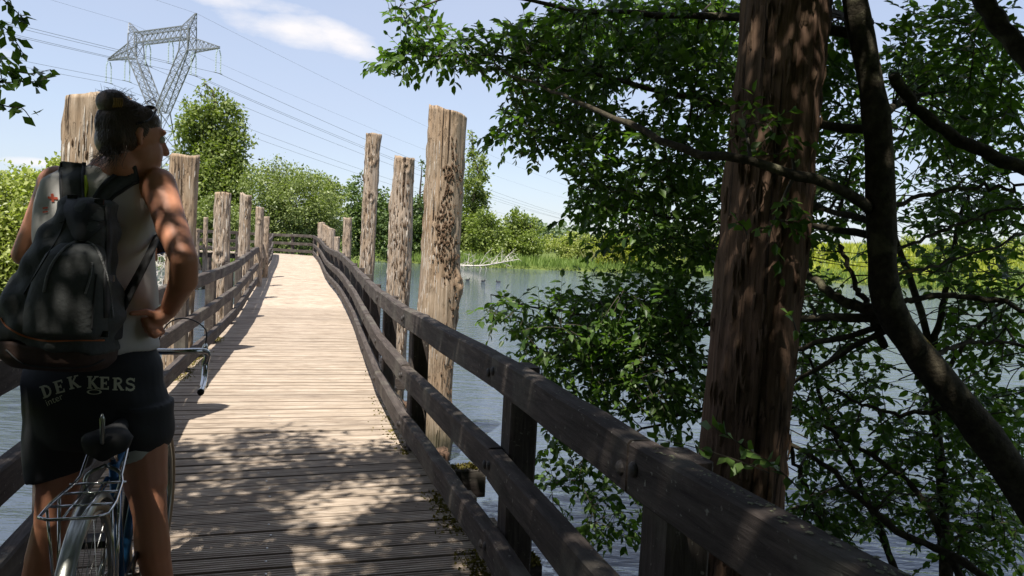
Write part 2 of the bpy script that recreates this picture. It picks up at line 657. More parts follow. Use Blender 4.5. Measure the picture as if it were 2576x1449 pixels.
def ground_z(x, y):
    x = np.asarray(x, float)
    y = np.asarray(y, float)
    s = lake_sd(x, y)
    z = np.where(s < 0, WZ - 0.25 - np.minimum(-s, 3) * 0.3, WZ + 0.12 + np.minimum(s, 2.0) * 0.16 + np.clip(s - 2, 0, 40) * 0.012)
    z = z + np.where((s > 4) & (y > 60) & (x > 20), np.clip(s - 4, 0, 22) * 0.16, 0)
    return z


xs = np.r_[-3000, -1200, -500, -250, np.arange(-120, 121, 1.6), 250, 500, 1200, 3000]
ys = np.r_[-1500, -500, -150, np.arange(-40, 170, 1.6), 250, 500, 1200, 4000]
gx, gy = np.meshgrid(xs, ys)
gz = ground_z(gx, gy) + 0.06 * np.sin(gx * 1.3) * np.cos(gy * 1.1)
V = np.stack([gx, gy, gz], -1).reshape(-1, 3)
nx, ny = len(xs), len(ys)
idx = np.arange(nx * ny).reshape(ny, nx)
F = np.stack([idx[:-1, :-1], idx[:-1, 1:], idx[1:, 1:], idx[1:, :-1]], -1).reshape(-1, 4)
me = bpy.data.meshes.new('ground')
me.from_pydata(V.tolist(), [], F.tolist())
struct(link('ground', me, 'bank_grass', None, True))

b = MB()
b.add([(-140, -40, WZ), (140, -40, WZ), (140, 150, WZ), (-140, 150, WZ)], [(0, 1, 2, 3)])
struct(b.build('water', 'water'))

# ------------------------------------------------------------------ footbridge
RPL = [(1.55, -2.0), (1.2, -1.0), (.88, 0.0), (.52, 1.09), (.30, 1.73), (-.07, 3.05), (-.41, 4.16), (-.72, 5.05), (-1.18, 6.65), (-1.92, 9.54), (-2.58, 12.1), (-3.93, 16.8), (-5.48, 22.0), (-7.48, 29.0), (-9.3, 34.9)]
RP = spline([(x, y, 0) for x, y in RPL], 500)[:, :2]
RS = np.r_[0, np.cumsum(np.linalg.norm(np.diff(RP, axis=0), axis=1))]
SMAX = RS[-1]
WID = 1.70


def rp(s):
    return np.array([np.interp(s, RS, RP[:, 0]), np.interp(s, RS, RP[:, 1])])


def tang(s):
    a, b_ = rp(max(0, s - .35)), rp(min(SMAX, s + .35))
    return (b_ - a) / np.linalg.norm(b_ - a)


def s_at_y(Y):
    return float(np.interp(Y, RP[:, 1], RS))


def deckz(Y):
    return float(np.interp(Y, [-3, 8, 11, 13.2, 15.2, 17, 19.5, 22, 26, 30, 34, 40], [0, 0, .02, .075, .14, .17, .175, .21, .32, .45, .57, .6]))


bridge = tag(empty('footbridge', (-1, 0, 0)), 'weathered grooved plank deck of the long curving footbridge', 'footbridge')


def plank_mesh(length, w=.1325, th=.04, ridges=6, name='plank'):
    prof = []
    for i in range(ridges):
        x0 = -w / 2 + w * i / ridges
        x1 = -w / 2 + w * (i + 1) / ridges
        g = (x1 - x0) * .2
        prof += [(x0 + .0002, -.009 if i else -.016), (x0 + g, 0), (x1 - g, 0)]
    prof += [(w / 2, -.016), (w / 2, -th), (-w / 2, -th)]
    n = len(prof)
    v = [(-length / 2, p[0], p[1]) for p in prof] + [(length / 2, p[0], p[1]) for p in prof]
    f = [(i, (i + 1) % n, (i + 1) % n + n, i + n) for i in range(n)]
    f += [tuple(range(n - 1, -1, -1)), tuple(range(n, 2 * n))]
    me = bpy.data.meshes.new(name)
    me.from_pydata(v, [], f)
    me.materials.append(MATS['deck_wood'])
    return me


PM = [plank_mesh(2.16 + d) for d in (0, .03, -.03, .05)]
PMF = [plank_mesh(2.16 + d, ridges=1) for d in (0, .03, -.02)]
PW = .1455


def place_plank(me, c, t2, z, pitch=0.0, roll=0.0):
    o = bpy.data.objects.new('plank', me)
    COL.objects.link(o)
    yv = Vector((t2[0], t2[1], pitch)).normalized()
    xv = yv.cross(Vector((0, 0, 1))).normalized()
    zv = xv.cross(yv)
    M = Matrix((xv, yv, zv)).transposed().to_4x4()
    M.translation = Vector((c[0], c[1], z))
    o.parent = bridge
    o.matrix_parent_inverse = Matrix.Translation(-bridge.location)
    o.matrix_basis = M @ Matrix.Rotation(roll, 4, 'Y') @ Matrix.Rotation(rnd.uniform(-.004, .004), 4, 'Z')
    return o


s = 0.9
k = 0
while s < SMAX + .4:
    ss = min(s, SMAX)
    p, t2 = rp(ss), tang(ss)
    if s > SMAX:
        p = p + t2 * (s - SMAX)
    nl = np.array([-t2[1], t2[0]])
    c = p + nl * (WID / 2)
    Y = p[1]
    sl = (deckz(Y + .3) - deckz(Y - .3)) / .6
    place_plank((PM if Y < 14 else PMF)[rnd.randrange(3 if Y >= 14 else 4)], c + nl * rnd.uniform(-.012, .012), t2, deckz(Y) + rnd.uniform(-.003, .003), sl, rnd.uniform(-.002, .002))
    s += PW
    k += 1
# the far stretch that turns to the side
NEAR_T = [np.array(p) for p in [(-11.05, 34.45), (-12.6, 34.35), (-14.2, 33.3), (-19.5, 31.0)]]
FAR_T = [np.array(p) for p in [(-9.3, 34.9), (-11.8, 36.6), (-13.6, 36.0), (-20.3, 32.9)]]
cl_ = spline([(*((a + b_) / 2), 0) for a, b_ in zip(NEAR_T, FAR_T)], 60)[:, :2]
cs = np.r_[0, np.cumsum(np.linalg.norm(np.diff(cl_, axis=0), axis=1))]
s = 0.25
while s < cs[-1]:
    c = np.array([np.interp(s, cs, cl_[:, 0]), np.interp(s, cs, cl_[:, 1])])
    c2 = np.array([np.interp(s + .1, cs, cl_[:, 0]), np.interp(s + .1, cs, cl_[:, 1])])
    t2 = (c2 - c) / (np.linalg.norm(c2 - c) + 1e-9) if s + .1 < cs[-1] else t2
    place_plank(PMF[0], c, t2, .585 + rnd.uniform(-.002, .002))
    s += PW


def board(name, A, B, th, hgt, mat, parent, up=(0, 0, 1), ch=.008, ext=0.0):
    """bevelled timber between two 3D points; hgt measured along up, th across"""
    A, B = Vector([float(q) for q in A]), Vector([float(q) for q in B])
    x = (B - A)
    L = x.length + ext
    x.normalize()
    y = Vector(up).cross(x).normalized()
    z = x.cross(y)
    h, t = hgt / 2, th / 2
    prof = [(-t + ch, -h), (t - ch, -h), (t, -h + ch), (t, h - ch), (t - ch, h), (-t + ch, h), (-t, h - ch), (-t, -h + ch)]
    ns = max(2, int(L / .25) + 1)
    v, f = [], []
    for i in range(ns):
        xx = -L / 2 + L * i / (ns - 1)
        e = 1.0 if 0 < i < ns - 1 else .985
        j = [rnd.uniform(-.0025, .0025) for _ in range(2)]
        v += [(xx, (a + j[0]) * e, (b_ + j[1]) * e) for a, b_ in prof]
    for i in range(ns - 1):
        for q in range(8):
            f.append((i * 8 + q, i * 8 + (q + 1) % 8, (i + 1) * 8 + (q + 1) % 8, (i + 1) * 8 + q))
    f += [tuple(range(7, -1, -1)), tuple((ns - 1) * 8 + q for q in range(8))]
    me = bpy.data.meshes.new(name)
    me.from_pydata(v, [], f)
    o = link(name, me, mat)
    M = Matrix((x, y, z)).transposed().to_4x4()
    M.translation = (A + B) / 2
    if parent is not None:
        o.parent = parent
        o.matrix_parent_inverse = Matrix.Translation(-parent.location)
        o.matrix_basis = M
    else:
        o.matrix_world = M
    return o


# stringers and cross beams under the deck
yq = [0.5, 2.0, 3.38, 4.78, 6.3, 8.3, 10.5, 12.5, 14.5, 16.5, 18.5, 20.5, 22.5, 25, 27.5, 30, 32.5, 34.5]
for off in (.12, WID / 2, WID - .12):
    for ya, yb in zip(yq[:-1], yq[1:]):
        pa, pb = rp(s_at_y(ya)), rp(s_at_y(yb))
        ta, tb = tang(s_at_y(ya)), tang(s_at_y(yb))
        qa, qb = pa + np.array([-ta[1], ta[0]]) * off, pb + np.array([-tb[1], tb[0]]) * off
        board('stringer', (*qa, deckz(ya) - .135), (*qb, deckz(yb) - .135), .09, .18, 'beam_wood', bridge)
for i, ya in enumerate(yq):
    p, t2 = rp(s_at_y(ya)), tang(s_at_y(ya))
    nl = np.array([-t2[1], t2[0]])
    e = [.34, .46, .36, .52][i % 4]
    a, b_ = p - nl * e, p + nl * (WID + .35)
    board('cross_beam', (*a, deckz(ya) - .155), (*b_, deckz(ya) - .155), .15, .19, 'beam_wood', bridge)
board('stringer', (*(NEAR_T[1]), .42), (*(NEAR_T[3]), .42), .09, .22, 'beam_wood', bridge)
board('stringer', (*(FAR_T[0]), .42), (*(FAR_T[1]), .42), .09, .22, 'beam_wood', bridge)
for q in (NEAR_T[1] + (NEAR_T[2] - NEAR_T[1]) * .6, NEAR_T[2] + (NEAR_T[3] - NEAR_T[2]) * .4):
    board('trestle_leg', (*q, .32), (q[0] - .05, q[1] - .1, -2), .16, .16, 'beam_wood', bridge)

# small bolts and screws heads on the planks
scr = bpy.data.meshes.new('screw')
bm = bmesh.new()
bmesh.ops.create_cone(bm, cap_ends=True, segments=8, radius1=.006, radius2=.005, depth=.003)
bm.to_mesh(scr)
bm.free()
scr.materials.append(MATS['screw_metal'])
s = 0.9 + PW * 14
while s < s_at_y(6.2):
    p, t2 = rp(s), tang(s)
    nl = np.array([-t2[1], t2[0]])
    for off in (WID / 2 + rnd.uniform(-.01, .01), WID - .22):
        if rnd.random() < .75:
            q = p + nl * off + t2 * rnd.uniform(-.01, .01)
            o = bpy.data.objects.new('screw', scr)
            COL.objects.link(o)
            o.parent = bridge
            o.matrix_parent_inverse = Matrix.Translation(-bridge.location)
            o.location = (*q, .0035)
    s += PW

# ------------------------------------------------------------------ railings
boltme = bpy.data.meshes.new('bolt')
bm = bmesh.new()
bmesh.ops.create_uvsphere(bm, u_segments=10, v_segments=6, radius=.019)
bmesh.ops.scale(bm, vec=(1, 1, .55), verts=bm.verts)
bm.to_mesh(boltme)
bm.free()
boltme.materials.append(MATS['bolt_metal'])
LV = [.17, .505, .89]


def railing(name, label, posts, parent_loc, bolts_until=0, post_top=.905):
    """posts: list of (xy on the rail's walking face, inward normal, deck z)"""
    t = tag(empty(name, parent_loc), label, 'railing')
    TH, HG = .068, .132
    for i, (p, nin, z) in enumerate(posts):
        pc = p - nin * (TH + .058)
        tt = np.array([-nin[1], nin[0]])
        lean = rnd.uniform(-.012, .012)
        board('post', (pc[0], pc[1], -1.6), (pc[0] + lean, pc[1], z + post_top + rnd.uniform(.0, .035)), .115, .145, 'rail_wood', t, up=(tt[0], tt[1], 0), ch=.01)
        if i < bolts_until:
            for lv in LV:
                for d in (-.034, .034):
                    o = bpy.data.objects.new('bolt', boltme)
                    COL.objects.link(o)
                    q = p + tt * d + nin * .001
                    M = Vector((*nin, 0)).to_track_quat('Z', 'Y').to_matrix().to_4x4()
                    M.translation = Vector((q[0], q[1], z + lv + d * .25))
                    o.parent = t
                    o.matrix_parent_inverse = Matrix.Translation(-t.location)
                    o.matrix_basis = M
    for a, b_ in zip(posts[:-1], posts[1:]):
        for lv in LV:
            A = a[0] - a[1] * TH / 2
            B = b_[0] - b_[1] * TH / 2
            j = [rnd.uniform(-.006, .006) for _ in range(2)]
            board('rail', (*A, a[2] + lv + j[0]), (*B, b_[2] + lv + j[1]), TH, HG, 'rail_wood', t, ext=-.004, ch=.008)
    return t


yr = [-1.2, .35, 1.76, 3.05, 5.06, 6.72, 8.5, 10.1, 11.9, 13.3, 15.0, 16.8, 18.6, 20.4, 22.2, 24.2, 26.2, 28.2, 30.2, 32.2, 34.6]
pr = []
for Y in yr:
    s = s_at_y(Y)
    t2 = tang(s)
    pr.append((rp(s), np.array([-t2[1], t2[0]]), deckz(Y)))
rail_r = railing('timber_railing', 'dark three-rail timber railing beside the lake, running up close on the right', pr, (1.2, -1, 0), 7)
ylr = [.6, 2.2, 4.0, 6.45, 7.95, 9.9, 11.9, 13.6, 15.4, 17.2, 19.0, 20.8, 22.6, 24.6, 26.6, 28.6, 30.6, 32.4, 34.2]
plf = []
for Y in ylr:
    s = s_at_y(Y)
    t2 = tang(s)
    nl = np.array([-t2[1], t2[0]])
    plf.append((rp(s) + nl * WID, -nl, deckz(Y)))
rail_l = railing('timber_railing', 'three-rail timber railing casting its shadow on the deck, behind the cyclist', plf, (-1.8, 0, 0), 2)


def poly_posts(poly, step, z, side):
    out = []
    for i, (a, b_) in enumerate(zip(poly[:-1], poly[1:])):
        d = b_ - a
        L = np.linalg.norm(d)
        n = max(1, round(L / step))
        nn = np.array([-d[1], d[0]]) / L * side
        for q in range(n + (1 if i == len(poly) - 2 else 0)):
            out.append((a + d * q / n, nn, z))
    return out


railing('timber_railing', 'far railing closing off the bend at the end of the deck', poly_posts(FAR_T, 1.7, .585, 1), (-9.3, 34.9, 0))
railing('timber_railing', 'near railing of the side stretch over the water, behind the standing piles', poly_posts(NEAR_T[1:], 1.7, .585, -1), (-12.6, 34.3, 0))

# ------------------------------------------------------------------ standing timber piles


PILES = []


def pile(label, xy, top, r, z0=-2.2, lean=(0, 0), mat='pile_grey', cut=(0, 0), seed=0, bumps=(), taper=.9, knots=(), cracks=3, ell=1.0, name='timber_pile', cat='pile', group='standing timber piles', prof=None):
    g = np.random.default_rng(seed)
    NU, NV = 96, max(50, int((top - z0) / .032))
    zz = np.linspace(z0, top, NV)
    th = np.arange(NU) * 2 * PI / NU
    Hh = top - z0
    ph = g.uniform(0, 6.28, 12)
    V = np.zeros((NV, NU, 3))
    cr = [(g.uniform(0, 6.28), g.uniform(.0, .5), g.uniform(.5, 1.0), g.uniform(.012, .028)) for _ in range(cracks)]
    rid = g.normal(size=NU) * .5
    rid = (rid + np.roll(rid, 1)) / 1.4
    prev = g.normal(size=NU)
    gz = int(Hh / .11) + 3
    G1 = g.normal(size=(gz, NU // 3))
    G2 = g.normal(size=(int(Hh / .3) + 3, NU // 8))

    def grid(G, f, step_):
        a = f * (G.shape[0] - 2)
        i0 = int(a)
        row = G[i0] * (1 - (a - i0)) + G[i0 + 1] * (a - i0)
        u = np.arange(NU) / step_ % len(row)
        j0 = u.astype(int)
        return row[j0] * (1 - (u - j0)) + row[(j0 + 1) % len(row)] * (u - j0)
    tn = g.normal(size=12)
    for i, z in enumerate(zz):
        f = (z - z0) / Hh
        rr = r * (1 - (1 - taper) * f)
        if prof:
            rr *= np.interp(z, [q[0] for q in prof], [q[1] for q in prof])
        w = rr * (1 + .035 * np.sin(2 * th + ph[0] + z * .4) + .025 * np.sin(3 * th + ph[1] - z * .7) + .015 * np.sin(5 * th + ph[2] + z))
        prev = .86 * prev + .5 * g.normal(size=NU)
        w += .0035 * rid + .0017 * np.clip(prev, -2.5, 2.5)
        e1, e2 = grid(G1, f, 3), grid(G2, f, 8)
        rough_ = np.clip(e2 * 1.2 + .4, 0, 1)
        w += .010 * rough_ * np.tanh(e1 * 2.2) * .8 - .014 * np.clip(e1 - 1.25, 0, 1) * rough_ + .003 * e2
        for a, f0, f1, dep in cr:
            if f0 - .02 < f < f1 + .02:
                aa = a + .10 * math.sin(z * 2.1 + a) + .04 * math.sin(z * 7 + a)
                dd = np.abs((th - aa + PI) % (2 * PI) - PI)
                w -= dep * np.exp(-(dd / .055) ** 2)
        for bz, ba, bh, bs in bumps:
            dd = np.abs((th - ba + PI) % (2 * PI) - PI)
            w += bh * np.exp(-((z - bz) / bs) ** 2 - (dd / .55) ** 2)
        for kz, ka, kr in knots:
            dd = np.abs((th - ka + PI) % (2 * PI) - PI) * rr
            q = np.sqrt(dd ** 2 + (z - kz) ** 2)
            w += .018 * np.exp(-((q - kr) / (kr * .35)) ** 2) - .012 * np.exp(-(q / (kr * .6)) ** 2)
        cx, cy = lean[0] * z, lean[1] * z
        zt = np.full(NU, z)
        if i >= NV - 4:
            kk = (i - (NV - 4)) / 3
            zt = zt + kk * (cut[0] * w * np.cos(th) + cut[1] * w * np.sin(th)) + kk * .010 * np.interp(np.arange(NU), np.arange(12) * NU / 12, tn, period=NU)
        V[i, :, 0] = cx + w * ell * np.cos(th)
        V[i, :, 1] = cy + w * np.sin(th)
        V[i, :, 2] = zt
    vv = V.reshape(-1, 3)
    vv = np.vstack([vv, [lean[0] * top, lean[1] * top, top - .01]])
    F = []
    for i in range(NV - 1):
        for q in range(NU):
            F.append((i * NU + q, i * NU + (q + 1) % NU, (i + 1) * NU + (q + 1) % NU, (i + 1) * NU + q))
    for q in range(NU):
        F.append(((NV - 1) * NU + q, (NV - 1) * NU + (q + 1) % NU, len(vv) - 1))
    me = bpy.data.meshes.new(name)
    me.from_pydata(vv.tolist(), [], F)
    o = link(name, me, mat, None, True)
    o.location = (xy[0], xy[1], 0)
    PILES.append(o)
    return tag(o, label, cat, group)


def pile_px(label, px, py, Y, r, slope=0.0, **kw):
    """axis passes the given direction at its top; slope = world lean in x per metre"""
    t = aty(px, py, Y)
    kw.setdefault('lean', (slope, 0))
    ln = kw['lean']
    return pile(label, (t[0] - ln[0] * t[2], Y - ln[1] * t[2]), t[2], r, **kw)


SW = math.radians(-100)
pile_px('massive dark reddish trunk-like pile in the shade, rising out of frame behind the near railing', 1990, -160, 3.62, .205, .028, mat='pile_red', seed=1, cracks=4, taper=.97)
pile_px('thickest tall tan pile with slanted top and ragged bark pits, nearest behind the sunlit railing', 1126, 280, 8.0, .207, .012, mat='pile_tan', seed=2, cut=(-.30, 0), bumps=[(.95, -.2, .05, .16), (-.55, -.2, .035, .3)], knots=[(1.0, -.35, .05)], cracks=3, taper=.94, prof=[(-2.2, 1.0), (-.6, 1.02), (-.25, .92), (.7, 1.06), (1.1, 1.0), (3, 1.0)])
pile_px('flaky grey pile with a swollen middle, between the thick tan pile and the slender one', 1018, 395, 9.9, .152, .018, mat='pile_grey', seed=3, cut=(-.08, 0), knots=[(2.35, -1.2, .05)], bumps=[(1.9, PI, .035, .15)], cracks=3, prof=[(-2.2, 1.06), (1.6, 1.04), (1.95, .92), (3, .88)])
pile_px('slender tall grey pile with a lumpy knotted top', 939, 336, 12.4, .128, .014, mat='pile_grey', seed=4, knots=[(2.7, -1.5, .07), (2.1, -1.3, .06)], bumps=[(3.1, 0, .02, .1)], taper=.86)
pile_px('short split grey pile standing alone left of the slender tall pile', 875, 548, 20.0, .125, 0, mat='pile_grey', seed=5, cracks=4)
pile_px('farthest small pile of the row by the lake, tallest of its huddle', 809, 560, 30.5, .16, 0, mat='pile_grey', seed=6)
pile_px('slanted-topped small far pile, second of the huddle at the bend', 820, 566, 28.5, .15, 0, mat='pile_grey', seed=7, cut=(-.4, 0))
pile_px('stubby far pile with a slanted top, third of the huddle at the bend', 833, 574, 26.5, .16, 0, mat='pile_grey', seed=8, cut=(-.3, 0))
pile_px('lowest narrow far pile in front of the huddle at the bend', 848, 596, 24.5, .10, 0, mat='pile_grey', seed=9)
pile_px('broad cracked pile rising right behind the cyclist head', 244, 246, 4.95, .212, 0, mat='pile_tan', seed=10, cracks=5, bumps=[(2.2, PI, -.05, .1)], cut=(.12, 0), prof=[(-2.2, 1), (2.05, 1.0), (2.22, .98), (2.4, .86)])
pile_px('brown pile with a deep dark split, right of the cyclist shoulder', 463, 391, 8.3, .158, .01, mat='pile_tan', seed=11, cracks=2, bumps=[(1.9, -1.15, -.07, .45)], cut=(.05, 0))
pile_px('pale grey pile with a burst knot halfway, rising behind the wavy railing', 562, 485, 11.6, .130, .012, mat='pile_grey', seed=12, knots=[(1.05, -1.5, .09), (1.9, -1.7, .05)])
pile_px('grey pile with a slanted top, next beyond the one with the burst knot', 619, 489, 14.6, .115, .012, mat='pile_grey', seed=13, cut=(-.25, 0))
pile_px('slimmer brownish pile with a round knot near its top', 654, 522, 18.2, .106, .006, mat='pile_grey', seed=14, knots=[(1.75, -1.5, .06)])
pile_px('pale twin-topped small pile at the far end of the shadowed railing', 670, 545, 21.5, .10, .006, mat='pile_grey', seed=15)
pile_px('thin short pile standing in the water before the side stretch', 518, 547, 31.0, .10, 0, mat='pile_grey', seed=16)
pile_px('broad square-topped pile at the corner of the side stretch', 492, 576, 30.5, .17, 0, mat='pile_grey', seed=17)
# cut-off mooring stumps next to the deck
for q, (px, py, Y, zt, rr) in enumerate([(1098, 1135, 6.15, -.28, .10), (1005, 1010, 7.6, -.25, .10)]):
    t = aty(px, py, Y)
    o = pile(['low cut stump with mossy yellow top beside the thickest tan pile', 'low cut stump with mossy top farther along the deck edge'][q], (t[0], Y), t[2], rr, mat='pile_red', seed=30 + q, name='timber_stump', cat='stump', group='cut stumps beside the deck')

# bark remnants and pale splinters clinging to the weathered piles
m_simple('bark_scrap', (0.115, 0.075, 0.048), 0.95, 0, 40, 0.5, 0.6, 0.1)
m_simple('pale_splinter', (0.58, 0.52, 0.45), 0.9, 0, 40, 0.25, 0.3, 0.1)


def scraps(o, name, mat, zones, seed, wmin, wmax, hmin, hmax, lift):
    """zones: (angle centre, angle spread, z0, z1, count)"""
    g = np.random.default_rng(seed)
    me = o.data
    v = np.empty(len(me.vertices) * 3)
    me.vertices.foreach_get('co', v)
    tr = BVHTree.FromPolygons(v.reshape(-1, 3).tolist(), [tuple(p.vertices) for p in me.polygons])
    mb = MB()
    for ac, asp, z0_, z1_, cnt in zones:
        for _ in range(cnt):
            a, z = g.normal(ac, asp), g.uniform(z0_, z1_)
            w, h = g.uniform(wmin, wmax), g.uniform(hmin, hmax)
            pts = []
            for (da, dz) in ((-1, -1), (0, -1.25), (1, -.9), (1.1, .9), (.1, 1.2), (-.9, 1)):
                aa = a + da * w * g.uniform(.6, 1.2)
                zz = z + dz * h * g.uniform(.6, 1.2)
                d = Vector((math.cos(aa), math.sin(aa), 0))
                hit_ = tr.ray_cast(Vector((0, 0, zz)) + d * 1.0, -d)
                if hit_[0] is None:
                    break
                pts.append(hit_[0] + d * lift * g.uniform(.2, 1.0))
            if len(pts) < 6:
                continue
            c = sum((Vector(p) for p in pts), Vector()) / 6 + Vector((math.cos(a), math.sin(a), 0)) * lift
            mb.add([tuple(p) for p in pts] + [tuple(c)], [(i, (i + 1) % 6, 6) for i in range(6)])
    q = mb.build(name, mat, None)
    q.parent = o
    q['kind'] = 'stuff'
    return q


ANG = -PI / 2
scraps(PILES[1], 'bark_scrap', 'bark_scrap', [(ANG + .33, .10, 1.35, 2.2, 90), (ANG + .15, .16, 1.2, 1.75, 70), (ANG + .62, .10, 1.0, 2.5, 80), (ANG + .9, .2, -.2, 2.3, 80)], 1, .025, .06, .008, .022, .012)
scraps(PILES[1], 'splinter', 'pale_splinter', [(ANG - .5, .35, .2, 2.4, 90), (ANG, .5, .2, 1.4, 40)], 2, .008, .02, .02, .07, .004)
scraps(PILES[2], 'bark_scrap', 'bark_scrap', [(ANG, .45, -.5, 2.1, 150), (ANG + .7, .3, -.6, 2.2, 80)], 3, .02, .05, .012, .05, .010)
scraps(PILES[2], 'splinter', 'pale_splinter', [(ANG - .1, .6, -.5, 2.3, 200)], 4, .012, .03, .02, .06, .006)
scraps(PILES[3], 'bark_scrap', 'bark_scrap', [(ANG, .6, -.2, 3.0, 90)], 5, .02, .06, .02, .07, .010)
scraps(PILES[3], 'splinter', 'pale_splinter', [(ANG, .6, -.2, 3.0, 130)], 6, .015, .04, .03, .10, .006)
scraps(PILES[0], 'bark_scrap', 'bark_scrap', [(ANG - .1, .6, -.6, 2.8, 160)], 7, .02, .06, .02, .07, .010)
for q in (9, 10, 11, 12):
    scraps(PILES[q], 'bark_scrap', 'bark_scrap', [(ANG, .6, -.2, 2.1, 34)], 10 + q, .02, .05, .02, .06, .008)
    scraps(PILES[q], 'splinter', 'pale_splinter', [(ANG, .7, -.2, 2.1, 110)], 30 + q, .012, .035, .03, .09, .005)

# moss along the plank ends
P = []
for _ in range(5200):
    Y = abs(nr.normal(0, 2.2)) + 1.2
    if Y > 9:
        continue
    s = s_at_y(Y)
    t2 = tang(s)
    nl = np.array([-t2[1], t2[0]])
    e = abs(nr.normal(0, .055)) - .08
    if nr.random() < .6:
        p = rp(s) + nl * (e + .02)
    else:
        Y = nr.uniform(5.6, 10.5)
        s = s_at_y(Y)
        t2 = tang(s)
        nl = np.array([-t2[1], t2[0]])
        p = rp(s) + nl * (WID - e + .03)
    if math.sin(Y * 5.1) + math.sin(Y * 2.3 + 1) < -.4:
        continue
    P.append((p[0], p[1], deckz(Y) - .004))
for ya, e in ((3.38, .36), (4.78, .52), (6.3, .34), (8.3, .46)):
    p, t2 = rp(s_at_y(ya)), tang(s_at_y(ya))
    nl = np.array([-t2[1], t2[0]])
    for _ in range(420):
        q = p - nl * nr.uniform(.14, e) + t2 * nr.uniform(-.07, .07)
        P.append((q[0], q[1], -.062))
P = np.array(P)
D = rdir(len(P))
D[:, 2] = np.abs(D[:, 2]) * .9 + .15
o = leaf_mesh('moss', P, D, rdir(len(P)), nr.uniform(.012, .028, len(P)), nr.uniform(.010, .022, len(P)), 'moss')
tag(o, 'yellow-brown moss tufts along the edges of the deck planks', 'moss', kind='stuff')

# lichen flakes on the nearest top rail
mb = MB()
for _ in range(190):
    Y = nr.choice([nr.uniform(.75, 1.35), nr.uniform(1.0, 1.7), nr.uniform(2.2, 3.4)])
    s = s_at_y(Y)
    t2 = tang(s)
    nl = np.array([-t2[1], t2[0]])
    p = rp(s) - nl * nr.uniform(.012, .06)
    n = 9
    a = np.arange(n) * 2 * PI / n
    r_ = nr.uniform(.0015, .0065) * nr.uniform(.4, 1.3, n)
    vv = np.stack([p[0] + r_ * np.cos(a), p[1] + r_ * np.sin(a) * 1.3, np.full(n, .9572) + nr.uniform(-.0006, .001, n)], -1)
    mb.add(np.vstack([vv, [p[0], p[1], .9590]]), [(i, (i + 1) % n, n) for i in range(n)])
o = mb.build('lichen', 'lichen', rail_r)
o['kind'] = 'stuff'
# ------------------------------------------------------------------ vegetation helpers


def crown_leaves(name, lobes, n, size, mat, parent, seed, clump=.34, nclump=34, droop=.2, shell=.55):
    g = np.random.default_rng(seed)
    L = np.array(lobes, float)
    vol = L[:, 3] ** 2.2
    ncl = np.maximum(6, (vol / vol.sum() * nclump * len(L))).astype(int)
    C, R = [], []
    for (x, y, z, r), m in zip(L, ncl):
        d = unit(g.normal(size=(m, 3)))
        rr = r * (shell + (1 - shell) * g.random(m) ** .6)
        C.append(np.array([x, y, z]) + d * rr[:, None] * np.array([1, 1, .95]))
        R.append(np.full(m, r * clump) * g.uniform(.6, 1.3, m))
    C, R = np.concatenate(C), np.concatenate(R)
    pr_ = R ** 2 / (R ** 2).sum()
    k = g.choice(len(C), n, p=pr_)
    off = g.normal(size=(n, 3)) * .55
    P = C[k] + off * R[k][:, None]
    D = unit(g.normal(size=(n, 3)) + off * .8 + np.array([0, 0, -droop]))
    N = unit(off + g.normal(size=(n, 3)) * .7 + np.array([0, 0, .6]))
    S = size * g.uniform(.6, 1.4, n)
    return leaf_mesh(name, P, D, N, S, S * g.uniform(.5, .75, n), mat, parent)


def px_lobes(items, Y, depth=1.0, seed=0):
    g = np.random.default_rng(seed)
    out = []
    for px, py, r in items:
        rm = r * Y / FPX
        yy = Y + g.uniform(-.8, .8) * rm * depth
        p = aty(px, py, yy)
        out.append((p[0], p[1], p[2], rm))
    return out


def tree(name, label, cat, lobes, mat, n, size, seed, trunk_r=.25, bark='bark', group=None, clump=.34, nclump=34, shell=.55, base=None, droop=.2):
    g = random.Random(seed)
    L = sorted(lobes, key=lambda q: q[2])
    if base is None:
        wsum = sum(q[3] for q in L)
        bx = sum(q[0] * q[3] for q in L) / wsum
        by = sum(q[1] * q[3] for q in L) / wsum
    else:
        bx, by = base
    bz = float(ground_z(bx, by)) - .15
    t = tag(empty(name, (bx, by, bz)), label, cat, group)
    top = L[-1]
    mb = MB()
    pts = [(bx, by, bz)]
    for q in L[:: max(1, len(L) // 4)]:
        pts.append((bx * .5 + q[0] * .5, by * .5 + q[1] * .5, max(q[2], pts[-1][2] + .3)))
    pts.append((top[0], top[1], max(top[2] + top[3] * .4, pts[-1][2] + .2)))
    tp = spline(pts, 14)
    mb.tube(tp, np.linspace(trunk_r, trunk_r * .12, 14), 8)
    mb.build('trunk', bark, t, True)
    mb = MB()
    for q in L:
        i = int(np.argmin(np.abs(tp[:, 2] - (q[2] - q[3] * .8))))
        i = min(i, 11)
        a = tp[i]
        m = (np.array(q[:3]) + a) / 2 + np.array([0, 0, -.15 * q[3]])
        r0 = trunk_r * (1 - i / 14) * .5 + .01
        mb.tube(bez(a, m, q[:3], 6), np.linspace(r0, r0 * .25, 6), 5)
        for _ in range(4):
            d = np.array([g.gauss(0, 1), g.gauss(0, 1), g.gauss(.3, 1)])
            d /= np.linalg.norm(d)
            e = np.array(q[:3]) + d * q[3] * .95
            mb.tube(bez(q[:3], (np.array(q[:3]) + e) / 2 + np.array([0, 0, .1 * q[3]]), e, 5), np.linspace(r0 * .4, r0 * .08, 5), 4)
    mb.build('limbs', bark, t, True)
    c = crown_leaves('crown', lobes, n, size, mat, t, seed, clump, nclump, droop, shell)
    c['kind'] = 'stuff'
    return t


